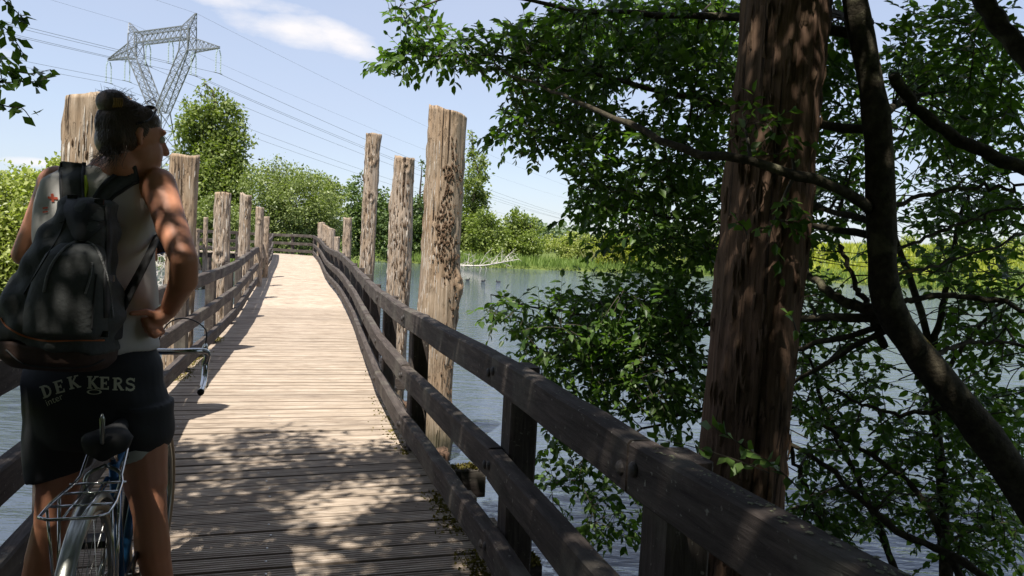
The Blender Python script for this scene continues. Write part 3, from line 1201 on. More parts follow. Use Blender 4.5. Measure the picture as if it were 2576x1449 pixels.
# ------------------------------------------------------------------ trees and shrubs across the water
tree('poplar_tree', 'tall bushy poplar leaning in the wind beside the pylon', 'tree',
     px_lobes([(512, 214, 13), (505, 236, 22), (535, 240, 20), (478, 268, 24), (545, 270, 34), (505, 290, 38), (590, 272, 24), (575, 300, 36), (600, 320, 32), (470, 320, 34), (520, 345, 48), (580, 360, 44), (612, 355, 24), (475, 375, 36), (540, 410, 56), (600, 415, 34), (480, 440, 46), (560, 470, 60), (615, 470, 30), (500, 510, 50), (590, 525, 50)], 64, 1, 1),
     'leaf_poplar', 21000, .30, 11, .4, clump=.36, nclump=20, shell=.35, group='trees behind the bridge')
tree('rounded_bush', 'big rounded green bush behind the bend of the railing', 'bush',
     px_lobes([(650, 440, 32), (690, 432, 32), (720, 455, 44), (660, 480, 50), (765, 462, 34), (800, 480, 34), (830, 505, 38), (740, 510, 60), (680, 540, 56), (790, 545, 52), (840, 560, 40), (720, 585, 52), (790, 600, 44), (850, 600, 36), (650, 590, 40)], 50, 1.2, 2),
     'leaf_bush', 26000, .17, 12, .16, clump=.4, nclump=26, shell=.75, group='bushes behind the bridge')
tree('rounded_bush', 'light green bush low under the tall poplar, behind the side stretch', 'bush',
     px_lobes([(500, 540, 34), (540, 530, 36), (480, 580, 34), (560, 575, 40), (600, 560, 38), (620, 600, 36), (520, 600, 36), (455, 600, 34), (420, 570, 34)], 47, 1.2, 3),
     'leaf_bush', 14000, .16, 13, .14, clump=.42, nclump=24, shell=.75, group='bushes behind the bridge')
tree('thin_birch', 'thin airy treetop poking above the rounded bush', 'tree',
     px_lobes([(806, 438, 12), (800, 455, 18), (826, 452, 14), (845, 462, 12), (835, 478, 20), (812, 480, 22), (857, 470, 10), (862, 490, 14), (845, 505, 26), (815, 520, 30)], 60, 1, 4),
     'leaf_mid', 3200, .24, 14, .14, clump=.5, nclump=14, shell=.3, group='trees behind the bridge')
tree('dark_fir', 'dark pointed tree behind the slender tall pile', 'tree',
     px_lobes([(908, 438, 9), (905, 460, 17), (893, 480, 22), (925, 478, 20), (900, 510, 34), (945, 500, 26), (965, 490, 18), (935, 540, 40), (890, 550, 34), (970, 545, 36), (910, 600, 40), (965, 600, 40)], 80, 1, 5),
     'leaf_dark', 9000, .34, 15, .3, clump=.36, nclump=16, shell=.4, group='trees behind the bridge')
tree('willow_tree', 'grey-green tree between the two tall grey piles, on the far bank', 'tree',
     px_lobes([(1062, 410, 10), (1068, 440, 16), (1075, 470, 18), (1062, 500, 22), (1050, 530, 28), (1040, 570, 34), (1075, 560, 30), (1020, 610, 34), (1060, 620, 34), (1000, 560, 26)], 86, 1, 6),
     'leaf_dark', 7000, .34, 16, .3, clump=.42, nclump=16, shell=.4, group='trees on the far bank')
tree('poplar_tree', 'tall narrow poplar right behind the thickest tan pile', 'tree',
     px_lobes([(1188, 338, 13), (1192, 362, 18), (1182, 390, 22), (1212, 400, 18), (1205, 425, 28), (1220, 445, 18), (1190, 455, 30), (1215, 480, 20), (1190, 500, 36), (1180, 550, 42), (1200, 590, 40), (1165, 610, 40)], 88, 1, 7),
     'leaf_poplar', 8500, .36, 17, .4, clump=.38, nclump=16, shell=.35, group='trees on the far bank')
tree('round_tree', 'rounded green tree beside the narrow poplar', 'tree',
     px_lobes([(1215, 545, 20), (1235, 560, 22), (1205, 580, 28), (1245, 590, 26), (1220, 620, 34), (1195, 640, 26), (1250, 635, 22)], 84, 1, 8),
     'leaf_mid', 6500, .30, 18, .25, clump=.4, nclump=16, shell=.5, group='trees on the far bank')
tree('ash_tree', 'two-crowned green tree with bare pale limb above the fallen branch', 'tree',
     px_lobes([(1298, 532, 12), (1290, 550, 18), (1312, 552, 18), (1275, 575, 20), (1305, 580, 26), (1345, 560, 15), (1340, 580, 20), (1362, 572, 9), (1330, 610, 28), (1285, 615, 30), (1350, 620, 22), (1300, 645, 24), (1260, 640, 18), (1345, 645, 20)], 89, 1, 9),
     'leaf_mid', 9000, .30, 19, .25, clump=.38, nclump=16, shell=.4, group='trees on the far bank')
tree('willow_shrub', 'pale olive shrub behind the reeds on the far bank', 'shrub',
     px_lobes([(1385, 612, 20), (1410, 610, 22), (1440, 606, 24), (1470, 612, 22), (1500, 610, 20), (1425, 635, 24), (1470, 640, 22)], 95, 1, 10),
     'leaf_pale', 5200, .26, 20, .12, clump=.42, nclump=16, group='shrubs on the far bank')
tree('yellow_shrub', 'bright yellow-green shrub at the far water edge', 'shrub',
     px_lobes([(1505, 628, 20), (1530, 612, 22), (1560, 610, 24), (1590, 612, 20), (1520, 650, 22), (1555, 645, 28), (1590, 650, 26), (1615, 640, 20), (1570, 668, 18), (1610, 668, 16)], 86, 1, 11),
     'leaf_yellow', 7500, .24, 21, .12, clump=.42, nclump=16, shell=.7, group='shrubs on the far bank')
g9 = random.Random(5)
RB = [('olive shrub on the far bank just left of the dark trunk-like pile', 1680, 640, 40, 92, 'leaf_pale'), ('tall green shrub on the far bank behind the dark trunk-like pile', 1830, 630, 44, 96, 'leaf_mid'),
      ('yellowish shrub on the far bank between the dark pile and the leaning trunk', 2050, 640, 40, 100, 'leaf_yellow'), ('pale shrub high on the far slope, right of the leaning trunk', 2250, 630, 34, 104, 'leaf_pale'),
      ('bright green pointed shrub on the far slope', 2370, 640, 46, 84, 'leaf_mid'), ('dark green shrub overhanging the far water edge', 2400, 690, 44, 78, 'leaf_dark'),
      ('rounded pale shrub on the far slope at the edge of the view', 2500, 640, 50, 86, 'leaf_pale'), ('low dark shrub at the far water edge in the corner', 2560, 705, 40, 72, 'leaf_dark')]
for i, (lb, px, py, r, Y, mt) in enumerate(RB):
    items = [(px + g9.uniform(-1.2, 1.2) * r, py + g9.uniform(-.5, .5) * r, r * g9.uniform(.35, .6)) for _ in range(9)] + [(px - r, py + r * .7, r * .5), (px + r, py + r * .7, r * .5), (px, py + r * .8, r * .6)]
    tree('bank_shrub', lb, 'shrub', px_lobes(items, Y, 1, 40 + i), mt, 4500, .26, 60 + i, .12, clump=.42, nclump=14, shell=.6, group='shrubs on the far bank')
# distant wood line
P = []
for _ in range(26000):
    x = nr.uniform(-260, 420)
    y = 235 + 25 * math.sin(x * .02) + nr.uniform(0, 14)
    hh = 7 + 2.5 * math.sin(x * .05) + 2 * math.sin(x * .13 + 1) + 1.2 * math.sin(x * .4)
    P.append((x, y, hh * nr.random() ** .6))
P = np.array(P)
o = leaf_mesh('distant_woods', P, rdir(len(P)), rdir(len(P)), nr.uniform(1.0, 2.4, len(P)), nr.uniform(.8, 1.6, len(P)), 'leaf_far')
tag(o, 'hazy distant line of woods on the horizon', 'woods', kind='stuff')

# yellow-green willow thicket on the near side bank
for i, (lb, items, Y, n, mt, sz) in enumerate([
    ('sprawling yellow-green willow thicket behind the cyclist arm', [(20, 470, 50), (70, 455, 40), (110, 450, 40), (150, 440, 36), (60, 520, 70), (130, 520, 70), (10, 600, 80), (100, 600, 80), (170, 560, 60), (30, 690, 70), (120, 680, 60), (200, 640, 60), (-60, 520, 80), (-60, 640, 90), (230, 600, 50), (0, 750, 60), (70, 740, 60), (140, 735, 50), (200, 715, 45), (260, 690, 45), (300, 640, 45)], 17.5, 34000, 'leaf_pale', .10),
    ('higher leafy edge of the thicket beside the broad cracked pile', [(130, 425, 22), (160, 420, 24), (190, 430, 30), (230, 440, 34), (280, 470, 40), (330, 520, 46), (360, 560, 36)], 21, 11000, 'leaf_pale', .11)]):
    tree('willow_thicket', lb, 'shrub', px_lobes(items, Y, 1.3, 80 + i), mt, n, sz, 90 + i, .06, 'twig', clump=.46, nclump=22, shell=.5, group='willows by the near bank')
# bare tangled twigs at the foot of the thicket
mb = MB()
for _ in range(260):
    px, py = nr.uniform(330, 425), nr.uniform(640, 765)
    a = aty(px, py, nr.uniform(15, 17))
    d = unit(nr.normal(size=3) + np.array([0, 0, .5])) * nr.uniform(.15, .5)
    mb.tube(bez(a, a + d * .5 + nr.normal(size=3) * .08, a + d, 5), np.linspace(.008, .003, 5), 3, False)
o = mb.build('dry_twigs', 'deadwood')
tag(o, 'tangle of bare pale twigs standing in the water behind the railing', 'twigs', kind='stuff')

# fallen bleached branch in the water
t = tag(empty('fallen_branch', aty(1165, 668, 78)), 'bleached bare branch fallen into the water from the far bank', 'branch')
main = spline([aty(1090, 664, 79), aty(1165, 668, 78), aty(1215, 668, 77.6), aty(1262, 660, 77), aty(1306, 652, 76.4)], 16)
mb = MB()
mb.tube(main, np.linspace(.13, .03, 16), 6)
mb.build('stem', 'deadwood', t, True)
for _ in range(34):
    k = nr.integers(2, 15)
    a = main[k]
    e = a + np.array([nr.uniform(-.3, 1.6), nr.uniform(-.6, .6), nr.choice([-1, 1], p=[.25, .75]) * nr.uniform(.3, 1.5)])
    mb = MB()
    mid = (a + e) / 2 + nr.normal(size=3) * .15
    mb.tube(bez(a, mid, e, 6), np.linspace(.04, .012, 6), 4)
    for _ in range(3):
        q = a + (e - a) * nr.uniform(.4, .9)
        mb.tube([q, q + nr.normal(size=3) * .35 + np.array([.2, 0, .15])], [.02, .008], 4)
    mb.build('twig', 'deadwood', t)

# reeds and tall grass along the shores


def blades(name, label, pts, hmin, hmax, w, mat, cat):
    P = np.array(pts)
    n = len(P)
    D = unit(np.stack([nr.normal(0, .28, n), nr.normal(0, .28, n), np.ones(n)], -1))
    h = nr.uniform(hmin, hmax, n)
    o = leaf_mesh(name, P, D, unit(np.stack([nr.normal(0, .4, n), -np.ones(n), nr.normal(0, .3, n)], -1)), h, np.full(n, w) * nr.uniform(.6, 1.4, n), mat)
    return tag(o, label, cat, kind='stuff')


def shore(n, poly, back):
    poly = np.array(poly, float)
    seg = np.linalg.norm(np.diff(poly, axis=0), axis=1)
    i = nr.choice(len(seg), n, p=seg / seg.sum())
    d = (poly[i + 1] - poly[i]) / seg[i][:, None]
    nrm = np.stack([d[:, 1], -d[:, 0]], -1)
    q = poly[i] + (poly[i + 1] - poly[i]) * nr.random(n)[:, None]
    off = nr.uniform(-.4, back, n)[:, None]
    c1, c2 = q + nrm * off, q - nrm * off
    c = np.where((lake_sd(c1[:, 0], c1[:, 1]) > lake_sd(c2[:, 0], c2[:, 1]))[:, None], c1, c2)
    return np.column_stack([c, ground_z(c[:, 0], c[:, 1]) - .05])


def patch(n, x0, x1, y0, y1):
    x, y = nr.uniform(x0, x1, n), nr.uniform(y0, y1, n)
    k = lake_sd(x, y) > .4
    x, y = x[k], y[k]
    return np.column_stack([x, y, ground_z(x, y)])


blades('reeds', 'lush green reeds along the far bank', shore(7000, [(50, 58), (45, 66), (33, 86), (24, 88), (12, 84), (-5, 79), (-17.5, 88)], 4), .5, 1.5, .10, 'reed', 'reeds')
blades('dry_grass', 'pale dry grass heads above the green reeds', patch(900, 9, 15, 87, 93), 1.2, 2.4, .07, 'straw', 'grass')
blades('meadow_grass', 'tall sunlit meadow grass on the far slope', patch(9000, 25, 75, 66, 118), .5, 1.3, .22, 'leaf_yellow', 'grass')
blades('bank_grass', 'grass fringe at the foot of the willow thicket', shore(3500, [(-40, 46), (-32, 38), (-17, 23), (-10.5, 13), (-7.5, 6)], 3), .3, .9, .03, 'reed', 'grass')
blades('shore_plants', 'green plants at the water edge under the bushes', shore(3500, [(-10.8, 53), (-16, 50), (-26, 47), (-40, 46)], 3), .5, 1.2, .08, 'reed', 'plants')

# coots on the water
for i, (px, py, lb) in enumerate([(1176, 705, 'dark coot swimming nearest to the thickest tan pile'), (1215, 708, 'dark coot swimming in the middle of the three'), (1254, 710, 'dark coot swimming farthest from the piles')]):
    p = atz(px, py, WZ)
    t = tag(empty('coot', p), lb, 'bird', 'coots on the lake')
    bm = bmesh.new()
    bmesh.ops.create_uvsphere(bm, u_segments=12, v_segments=8, radius=.11, matrix=Matrix.Translation((0, 0, .06)) @ Matrix.Diagonal((1.7, .9, .75, 1)))
    bmesh.ops.create_uvsphere(bm, u_segments=8, v_segments=6, radius=.045, matrix=Matrix.Translation((.19 * (1 if i != 2 else -1), 0, .2)))
    bmesh.ops.create_cone(bm, cap_ends=True, segments=6, radius1=.05, radius2=.03, depth=.16, matrix=Matrix.Translation((.16 * (1 if i != 2 else -1), 0, .13)))
    me = bpy.data.meshes.new('body')
    bm.to_mesh(me)
    bm.free()
    o = link('body', me, 'bird', None, True)
    o.parent = t
    bm = bmesh.new()
    bmesh.ops.create_cone(bm, cap_ends=True, segments=6, radius1=.018, radius2=.004, depth=.07, matrix=Matrix.Translation((.25 * (1 if i != 2 else -1), 0, .195)) @ Matrix.Rotation(PI / 2 * (1 if i != 2 else -1), 4, 'Y'))
    me = bpy.data.meshes.new('beak')
    bm.to_mesh(me)
    bm.free()
    o = link('beak', me, 'bird_white')
    o.parent = t
    t.rotation_euler = (0, 0, [.3, -.4, .2][i])
    t.scale = (.8, .8, .62)

# bird in flight
t = tag(empty('flying_bird', aty(654, 402, 45)), 'small dark bird in flight above the rounded bush', 'bird')
mb = MB()
mb.tube([(-.14, 0, 0), (-.05, 0, .01), (.06, 0, .01), (.13, 0, 0)], [.01, .035, .03, .008], 6)
o = mb.build('body', 'bird', None, True); o.parent = t
for sg in (-1, 1):
    mb = MB()
    mb.add([(-.04, .02 * sg, 0), (.05, .02 * sg, 0), (.03, .16 * sg, .07), (-.05, .26 * sg, .04), (-.06, .14 * sg, .05)], [(0, 1, 2, 4), (4, 2, 3)])
    o = mb.build('wing', 'bird'); o.parent = t

# ------------------------------------------------------------------ pylon and power lines
PY = np.array(aty(402, 300, 150.0))
PY[2] = -0.3
ARM = unit(np.array([math.cos(math.radians(-27)), math.sin(math.radians(-27)), 0]))
LIN = np.array([-ARM[1], ARM[0], 0])
pyl = tag(empty('lattice_pylon', PY), 'grey steel lattice pylon carrying high-voltage lines beside the tall poplar', 'pylon')


def pp(a, l, z):
    return PY + ARM * a + LIN * l + np.array([0, 0, z])


def lattice(mb, A, B, n, w=.07, wm=.11):
    """A and B: lists of 4 corner points; braced truss between them"""
    A, B = np.array(A), np.array(B)
    for k in range(4):
        mb.bar(A[k], B[k], wm)
    for i in range(n):
        f0, f1 = i / n, (i + 1) / n
        for k in range(4):
            j = (k + 1) % 4
            p0, p1 = A[k] + (B[k] - A[k]) * f0, A[k] + (B[k] - A[k]) * f1
            q0, q1 = A[j] + (B[j] - A[j]) * f0, A[j] + (B[j] - A[j]) * f1
            mb.bar(p0, q1, w)
            mb.bar(q0, p1, w)
            mb.bar(p1, q1, w)


def sq(a0, a1, l, z):
    return [pp(a0, -l, z), pp(a1, -l, z), pp(a1, l, z), pp(a0, l, z)]


ZW, ZA, ZB, ZT, ZP = 25.0, 36.2, 38.8, 40.8, 43.2
mb = MB()
lattice(mb, sq(-4.4, 4.4, 4.4, 0), sq(-1.3, 1.3, 1.3, ZW), 7, .06, .13)
mb.build('body', 'steel', pyl)
for sg in (-1, 1):
    lo = lambda a_, b_: (min(sg * a_, sg * b_), max(sg * a_, sg * b_))
    mb = MB()
    lattice(mb, sq(*lo(0, 1.3), 1.3, ZW), sq(*lo(6.2, 8.6), 1.0, ZA), 8, .045, .12)
    mb.build('fork_arm', 'steel', pyl)
    mb = MB()
    lattice(mb, sq(*lo(6.2, 8.6), 1.0, ZA), sq(*lo(6.6, 8.6), 1.0, ZB), 1, .05, .12)
    lattice(mb, sq(*lo(6.6, 8.6), 1.0, ZB), sq(*lo(6.8, 8.7), .9, ZT), 1, .05, .12)
    mb.build('shoulder_frame', 'steel', pyl)
    mb = MB()
    lattice(mb, sq(*lo(6.8, 8.7), .9, ZT), sq(*lo(9.5, 9.7), .08, ZP), 3, .035, .08)
    mb.build('earth_peak', 'steel', pyl)
    mb = MB()
    lattice(mb, [pp(sg * 8.6, -1.0, ZA), pp(sg * 8.6, 1.0, ZA), pp(sg * 8.6, 1.0, ZB), pp(sg * 8.6, -1.0, ZB)], [pp(sg * 16.0, -.1, ZA), pp(sg * 16.0, .1, ZA), pp(sg * 16.0, .1, ZA + .25), pp(sg * 16.0, -.1, ZA + .25)], 6, .04, .11)
    mb.build('crossarm', 'steel', pyl)
mb = MB()
lattice(mb, [pp(-6.8, -1, ZB), pp(-6.8, 1, ZB), pp(-6.8, 1, ZT), pp(-6.8, -1, ZT)], [pp(6.8, -1, ZB), pp(6.8, 1, ZB), pp(6.8, 1, ZT), pp(6.8, -1, ZT)], 9, .045, .12)
mb.build('bridge_girder', 'steel', pyl)
ins = []
for a, z in [(-15.8, ZA), (-10.0, ZA), (-3.8, ZB), (2.8, ZB), (9.2, ZA), (15.8, ZA)]:
    mb = MB()
    for d in (-.55, .55):
        zz = np.arange(0, 4.2, .15)
        pts = [pp(a, d * (.45 + .55 * min(1, q / 1.0)), z - .3 - q) for q in zz]
        mb.tube(pts, [.05 if i % 2 else .16 for i in range(len(pts))], 6)
    mb.build('insulator', 'glassins', pyl)
    mb = MB()
    mb.bar(pp(a, -1.0, z - 4.6), pp(a, 1.0, z - 4.6), .07)
    mb.build('yoke', 'steel', pyl)
    ins.append((a, z - 4.6))


def wire(label, a, z, span, dest_dz, sag, r=.035):
    pts = []
    n = 60
    for i in range(n + 1):
        f = i / n
        pts.append(pp(a, span * f, z + dest_dz * f - 4 * sag * f * (1 - f)))
    mb = MB()
    mb.tube(pts, r, 4, False)
    o = mb.build('power_line', 'wire')
    return tag(o, label, 'cable', 'power lines')


num = ['outermost lower', 'second lower', 'first upper', 'second upper', 'fifth lower', 'outermost nearest lower']
for i, (a, z) in enumerate(ins):
    wire('power line leaving the %s insulator of the pylon over the lake' % num[i], a, z, 420, -16, 11)
    wire('power line arriving at the %s insulator of the pylon from above the thicket' % num[i], a, z, -260, 9, 5)
for sg, nm in ((-1, 'left'), (1, 'right')):
    wire('thin earth wire from the %s pylon peak running over the lake' % nm, sg * 9.6, 43.2, 420, -16, 9, .02)
    wire('thin earth wire from the %s pylon peak running over the thicket' % nm, sg * 9.6, 43.2, -260, 10, 4, .02)
# ------------------------------------------------------------------ overhanging tree beside the railing
t3 = NT('leaf_single')
_oi = t3.n.new('ShaderNodeObjectInfo')
_r = t3.ramp(_oi.outputs['Random'], [(0, (0.040, 0.080, 0.016)), (1, (0.115, 0.19, 0.038))])
t3.setb(base=_r, rough=0.42, spec=0.35)
_tr = t3.n.new('ShaderNodeBsdfTranslucent')
t3.lk(t3.mix(1.0, _r, (1.5, 1.75, 0.55), 'MULTIPLY'), _tr.inputs['Color'])
_mx = t3.n.new('ShaderNodeMixShader')
_mx.inputs['Fac'].default_value = 0.36
t3.lk(t3.b.outputs[0], _mx.inputs[1])
t3.lk(_tr.outputs[0], _mx.inputs[2])
t3.lk(_mx.outputs[0], t3.out.inputs['Surface'])

SKEL = []


def limb(pts, r0, r1, n=24, wob=.012):
    P = spline([aty(*q) for q in pts], n)
    P = P + nr.normal(size=P.shape) * min(wob, .00022 / max(r0, .01) + .0015) * np.linspace(.3, 1, n)[:, None]
    SKEL.append((P, np.linspace(r0, r1, n)))
    return P


wt_base = aty(2790, 1640, 3.3)
willow = tag(empty('sallow_tree', (wt_base[0], wt_base[1], WZ)), 'dark leafy sallow tree leaning over the railing, its twigs filling the shaded side', 'tree')
TR = [(2880, 1800, 3.2), (2700, 1430, 3.4), (2576, 1235, 3.5), (2450, 1060, 3.55), (2320, 900, 3.55), (2232, 760, 3.52), (2217, 560, 3.5), (2205, 300, 3.5), (2150, 0, 3.5), (2110, -250, 3.4), (2080, -500, 3.3)]
P = spline([aty(*q) for q in TR], 40)
rt = np.interp(np.linspace(0, 1, 40), [0, .2, .45, .6, 1], [.105, .086, .068, .062, .042]) * (1 + nr.normal(size=40) * .02)
mb = MB()
rt = rt * (1 + .05 * np.sin(np.arange(40) * 1.7) + nr.normal(size=40) * .03)
mb.tube(P, rt, 14)
mb.build('trunk', 'bark_smooth', willow, True)
SKEL.append((P[14:], rt[14:]))
NMAIN = len(SKEL)
LIMBS = [
    ([(2195, 530, 3.5), (2120, 480, 3.38), (2040, 450, 3.3), (1870, 405, 3.22), (1700, 370, 3.35), (1560, 300, 3.6), (1400, 235, 4.0), (1250, 170, 4.3)], .034, .006),
    ([(2700, 470, 3.6), (2600, 432, 3.6), (2450, 372, 3.6), (2330, 300, 3.55), (2246, 190, 3.52)], .045, .03),
    ([(2700, 300, 3.3), (2600, 165, 3.4), (2500, 40, 3.5), (2440, -80, 3.5)], .065, .05),
    ([(2390, 1700, 4.3), (2370, 1250, 4.5), (2350, 1000, 4.7), (2340, 870, 4.8), (2290, 700, 4.9), (2240, 560, 5.0)], .055, .022),
    ([(2345, 880, 4.8), (2375, 760, 4.8), (2405, 600, 4.9), (2435, 470, 5.0)], .03, .014),
    ([(2222, 790, 3.55), (2100, 745, 3.8), (2010, 660, 4.1), (1960, 600, 4.3)], .036, .015),
    ([(2225, 870, 3.6), (2160, 730, 3.9), (2115, 620, 4.1)], .025, .012),
    ([(2230, 770, 3.55), (2400, 742, 3.6), (2620, 790, 3.6)], .02, .014),
    ([(2230, 520, 3.5), (2400, 478, 3.6), (2640, 470, 3.7)], .015, .009),
    ([(2230, 640, 3.5), (2420, 560, 3.7), (2640, 500, 3.8)], .012, .007),
    ([(2225, 700, 3.5), (2450, 640, 3.8), (2640, 560, 4.0)], .011, .006),
    ([(2600, 1540, 3.6), (2400, 1400, 3.9), (2250, 1330, 4.0), (2050, 1150, 4.2), (1900, 1080, 4.3)], .035, .012),
    ([(2440, 1500, 3.9), (2320, 1260, 4.1), (2200, 1150, 4.2), (1960, 1010, 4.4)], .03, .01),
    ([(2225, 800, 3.55), (1960, 800, 4.2), (1700, 820, 4.6), (1450, 790, 4.8), (1240, 745, 4.9)], .028, .005),
    ([(2170, 90, 3.5), (1950, 50, 3.9), (1700, 40, 4.2), (1450, 30, 4.4), (1180, -20, 4.5), (1010, 40, 4.5)], .034, .004),
    ([(2208, 330, 3.5), (2050, 310, 3.9), (1800, 260, 4.2), (1500, 190, 4.5), (1240, 140, 4.6), (1010, 140, 4.6)], .03, .004),
    ([(2225, 830, 3.6), (1950, 980, 4.3), (1700, 1050, 4.6), (1500, 1140, 4.7), (1390, 1230, 4.8)], .02, .005),
    ([(2215, 600, 3.5), (2000, 560, 4.1), (1800, 560, 4.5), (1550, 520, 4.8), (1450, 495, 4.9)], .024, .004),
    ([(2225, 820, 3.6), (1900, 900, 4.3), (1650, 930, 4.6), (1430, 900, 4.8), (1340, 870, 4.9)], .022, .004),
    ([(2350, 980, 4.7), (2480, 800, 4.8), (2620, 690, 4.9)], .02, .01),
    ([(2330, 900, 3.6), (2450, 860, 3.9), (2640, 880, 4.1)], .016, .01),
    ([(2420, 1020, 3.55), (2250, 1040, 3.9), (2080, 980, 4.2)], .018, .008),
    ([(2130, 1500, 4.4), (2060, 1300, 4.5), (1990, 1130, 4.6), (1960, 980, 4.7)], .03, .012),
    ([(2190, 60, 3.5), (2000, 20, 4.8), (1800, 60, 6.2), (1600, 110, 7.2), (1420, 150, 7.6)], .03, .008),
    ([(2205, 300, 3.5), (2300, 240, 4.8), (2380, 230, 6.2), (2440, 260, 7.4)], .03, .01),
    ([(2215, 560, 3.5), (1950, 500, 5.0), (1700, 480, 6.4), (1500, 520, 7.2)], .025, .008),
    ([(2280, 1500, 4.5), (2180, 1250, 4.6), (2080, 1050, 4.6), (2040, 900, 4.6)], .03, .012),
]
for pts, r0, r1 in LIMBS:
    limb(pts, r0 * .78, r1 * .8)
for P, R in SKEL[NMAIN:]:
    mb = MB()
    mb.tube(P, R * (1 + nr.normal(size=len(R)) * .07), 8)
    mb.build('branch', 'bark_smooth', willow, True)

ELL = [(1500, 110, 230, 110, 130, 4.0, 5.6), (1750, 150, 150, 170, 100, 3.9, 5.4), (1240, 130, 120, 55, 34, 4.3, 5.0), (1030, 30, 70, 45, 10, 4.3, 4.7), (1010, 145, 60, 28, 10, 4.4, 4.8),
       (1400, 290, 140, 80, 56, 4.2, 5.4), (1600, 400, 190, 110, 100, 4.0, 5.5), (1570, 540, 150, 85, 62, 4.2, 5.6), (1780, 520, 110, 150, 70, 4.0, 5.4), (1700, 620, 110, 60, 30, 4.2, 5.4),
       (1300, 800, 85, 50, 20, 4.6, 5.2), (1450, 830, 130, 85, 66, 4.3, 5.5), (1600, 850, 150, 125, 105, 4.2, 5.5), (1700, 770, 90, 95, 48, 4.1, 5.2), (1520, 980, 145, 85, 56, 4.3, 5.4), (1690, 960, 95, 110, 48, 4.1, 5.2),
       (1460, 1120, 100, 75, 24, 4.4, 5.2), (1430, 1230, 80, 55, 12, 4.5, 5.1), (1560, 1270, 80, 80, 12, 4.2, 5.0), (1500, 1360, 70, 30, 6, 4.4, 5.0),
       (2050, 100, 100, 120, 44, 3.9, 5.2), (2100, 300, 80, 150, 40, 3.9, 5.2), (2400, 120, 180, 130, 90, 3.8, 5.4), (2450, 330, 140, 120, 64, 3.8, 5.4), (2450, 550, 140, 90, 44, 3.8, 5.4), (2380, 680, 170, 60, 18, 3.9, 5.4),
       (2060, 520, 80, 110, 32, 3.9, 5.2), (2050, 760, 90, 100, 30, 4.0, 5.2), (2100, 950, 130, 150, 50, 4.0, 5.2), (2450, 950, 140, 150, 34, 3.9, 5.4), (2200, 1200, 200, 150, 90, 3.9, 5.4), (2450, 1330, 130, 120, 60, 3.9, 5.2), (2000, 1350, 120, 90, 44, 4.0, 5.0), (2480, 1080, 110, 120, 40, 3.9, 5.2), (2480, 800, 110, 90, 26, 3.9, 5.2),
       (1930, 330, 90, 70, 9, 3.25, 3.4), (1960, 560, 70, 60, 4, 3.2, 3.35), (1640, 60, 220, 70, 40, 4.5, 6.4), (2300, 420, 200, 300, 60, 5.0, 6.5),
       (1560, 110, 210, 110, 90, 6.0, 8.0), (1780, 90, 130, 90, 40, 5.6, 7.4), (2420, 240, 170, 130, 70, 5.8, 7.8), (1620, 500, 190, 100, 70, 5.8, 7.6), (1420, 200, 150, 120, 60, 4.4, 6.0), (1130, 110, 110, 50, 26, 4.4, 5.0), (1330, 330, 90, 60, 24, 4.4, 5.2), (1850, 300, 90, 200, 40, 4.4, 5.6), (1580, 760, 150, 90, 40, 4.6, 5.6), (1420, 900, 130, 70, 34, 4.6, 5.4)]
tips, groups_ = [], []
for px, py, rx, ry, n, y0, y1 in ELL:
    for _ in range(int(n * 2.15)):
        a, q = nr.uniform(0, 2 * PI), math.sqrt(nr.random())
        tips.append(aty(px + rx * q * math.cos(a), py + ry * q * math.sin(a), nr.uniform(y0, y1)))
tips = np.array(tips)
order = nr.permutation(len(tips))
tips = tips[order]
SP = np.concatenate([p for p, r in SKEL[1:]] + [SKEL[0][0]])
SR = np.concatenate([r for p, r in SKEL[1:]] + [SKEL[0][1]])
twmb = MB()


def connect(tip, maxr):
    global SP, SR
    d = np.linalg.norm(SP - tip, axis=1) + (SR > .07) * .3
    i = int(np.argmin(d))
    a = SP[i]
    L = d[i]
    mid = (a + tip) / 2 + np.array([0, 0, .10 * L]) + nr.normal(size=3) * .06 * L
    return bez(a, mid, tip, 8), min(maxr, SR[i] * .7)


LP, LD, LN, LL = [], [], [], []
nb = len(tips) // 7
for k, tip in enumerate(tips):
    if k < nb:
        path, r0 = connect(tip, .011)
        twmb.tube(path, np.linspace(r0, .0035, 8), 4, False)
        SP = np.vstack([SP, path[2:]])
        SR = np.r_[SR, np.linspace(r0, .0035, 6)]
    else:
        path, r0 = connect(tip, .005)
        ext = path[-1] - path[-3]
        ext /= np.linalg.norm(ext) + 1e-9
        side = unit(nr.normal(size=3))
        q = tip + ext * .10 + side * .05
        path = np.vstack([path, tip + ext * .05 + side * .015, q])
        if np.linalg.norm(path[-1] - path[0]) > 1.1:
            path = path[4:]
        twmb.tube(path, np.linspace(max(r0, .0025), .0012, len(path)), 3, False)
    seg = np.r_[0, np.cumsum(np.linalg.norm(np.diff(path, axis=0), axis=1))]
    s0 = max(seg[-1] * .3, seg[-1] - .42)
    ss = s0
    sd = 1
    while ss < seg[-1] - .003:
        p = np.array([np.interp(ss, seg, path[:, c]) for c in range(3)])
        p2 = np.array([np.interp(min(ss + .02, seg[-1]), seg, path[:, c]) for c in range(3)])
        tg = p2 - p
        tg /= np.linalg.norm(tg) + 1e-9
        lat = np.cross(tg, (0, 0, 1.0))
        lat /= np.linalg.norm(lat) + 1e-9
        d = tg * .7 + lat * sd * nr.uniform(.5, 1.1) + nr.normal(size=3) * .35 + np.array([0, 0, -.22])
        LP.append(p)
        LD.append(d)
        LN.append(np.array([0, 0, 1.0]) + nr.normal(size=3) * .55)
        LL.append(nr.uniform(.036, .078))
        sd = -sd
        ss += nr.uniform(.018, .036)
    LP.append(path[-1]); LD.append(path[-1] - path[-2]); LN.append(np.array([0, 0, 1.0]) + nr.normal(size=3) * .5); LL.append(nr.uniform(.035, .06))
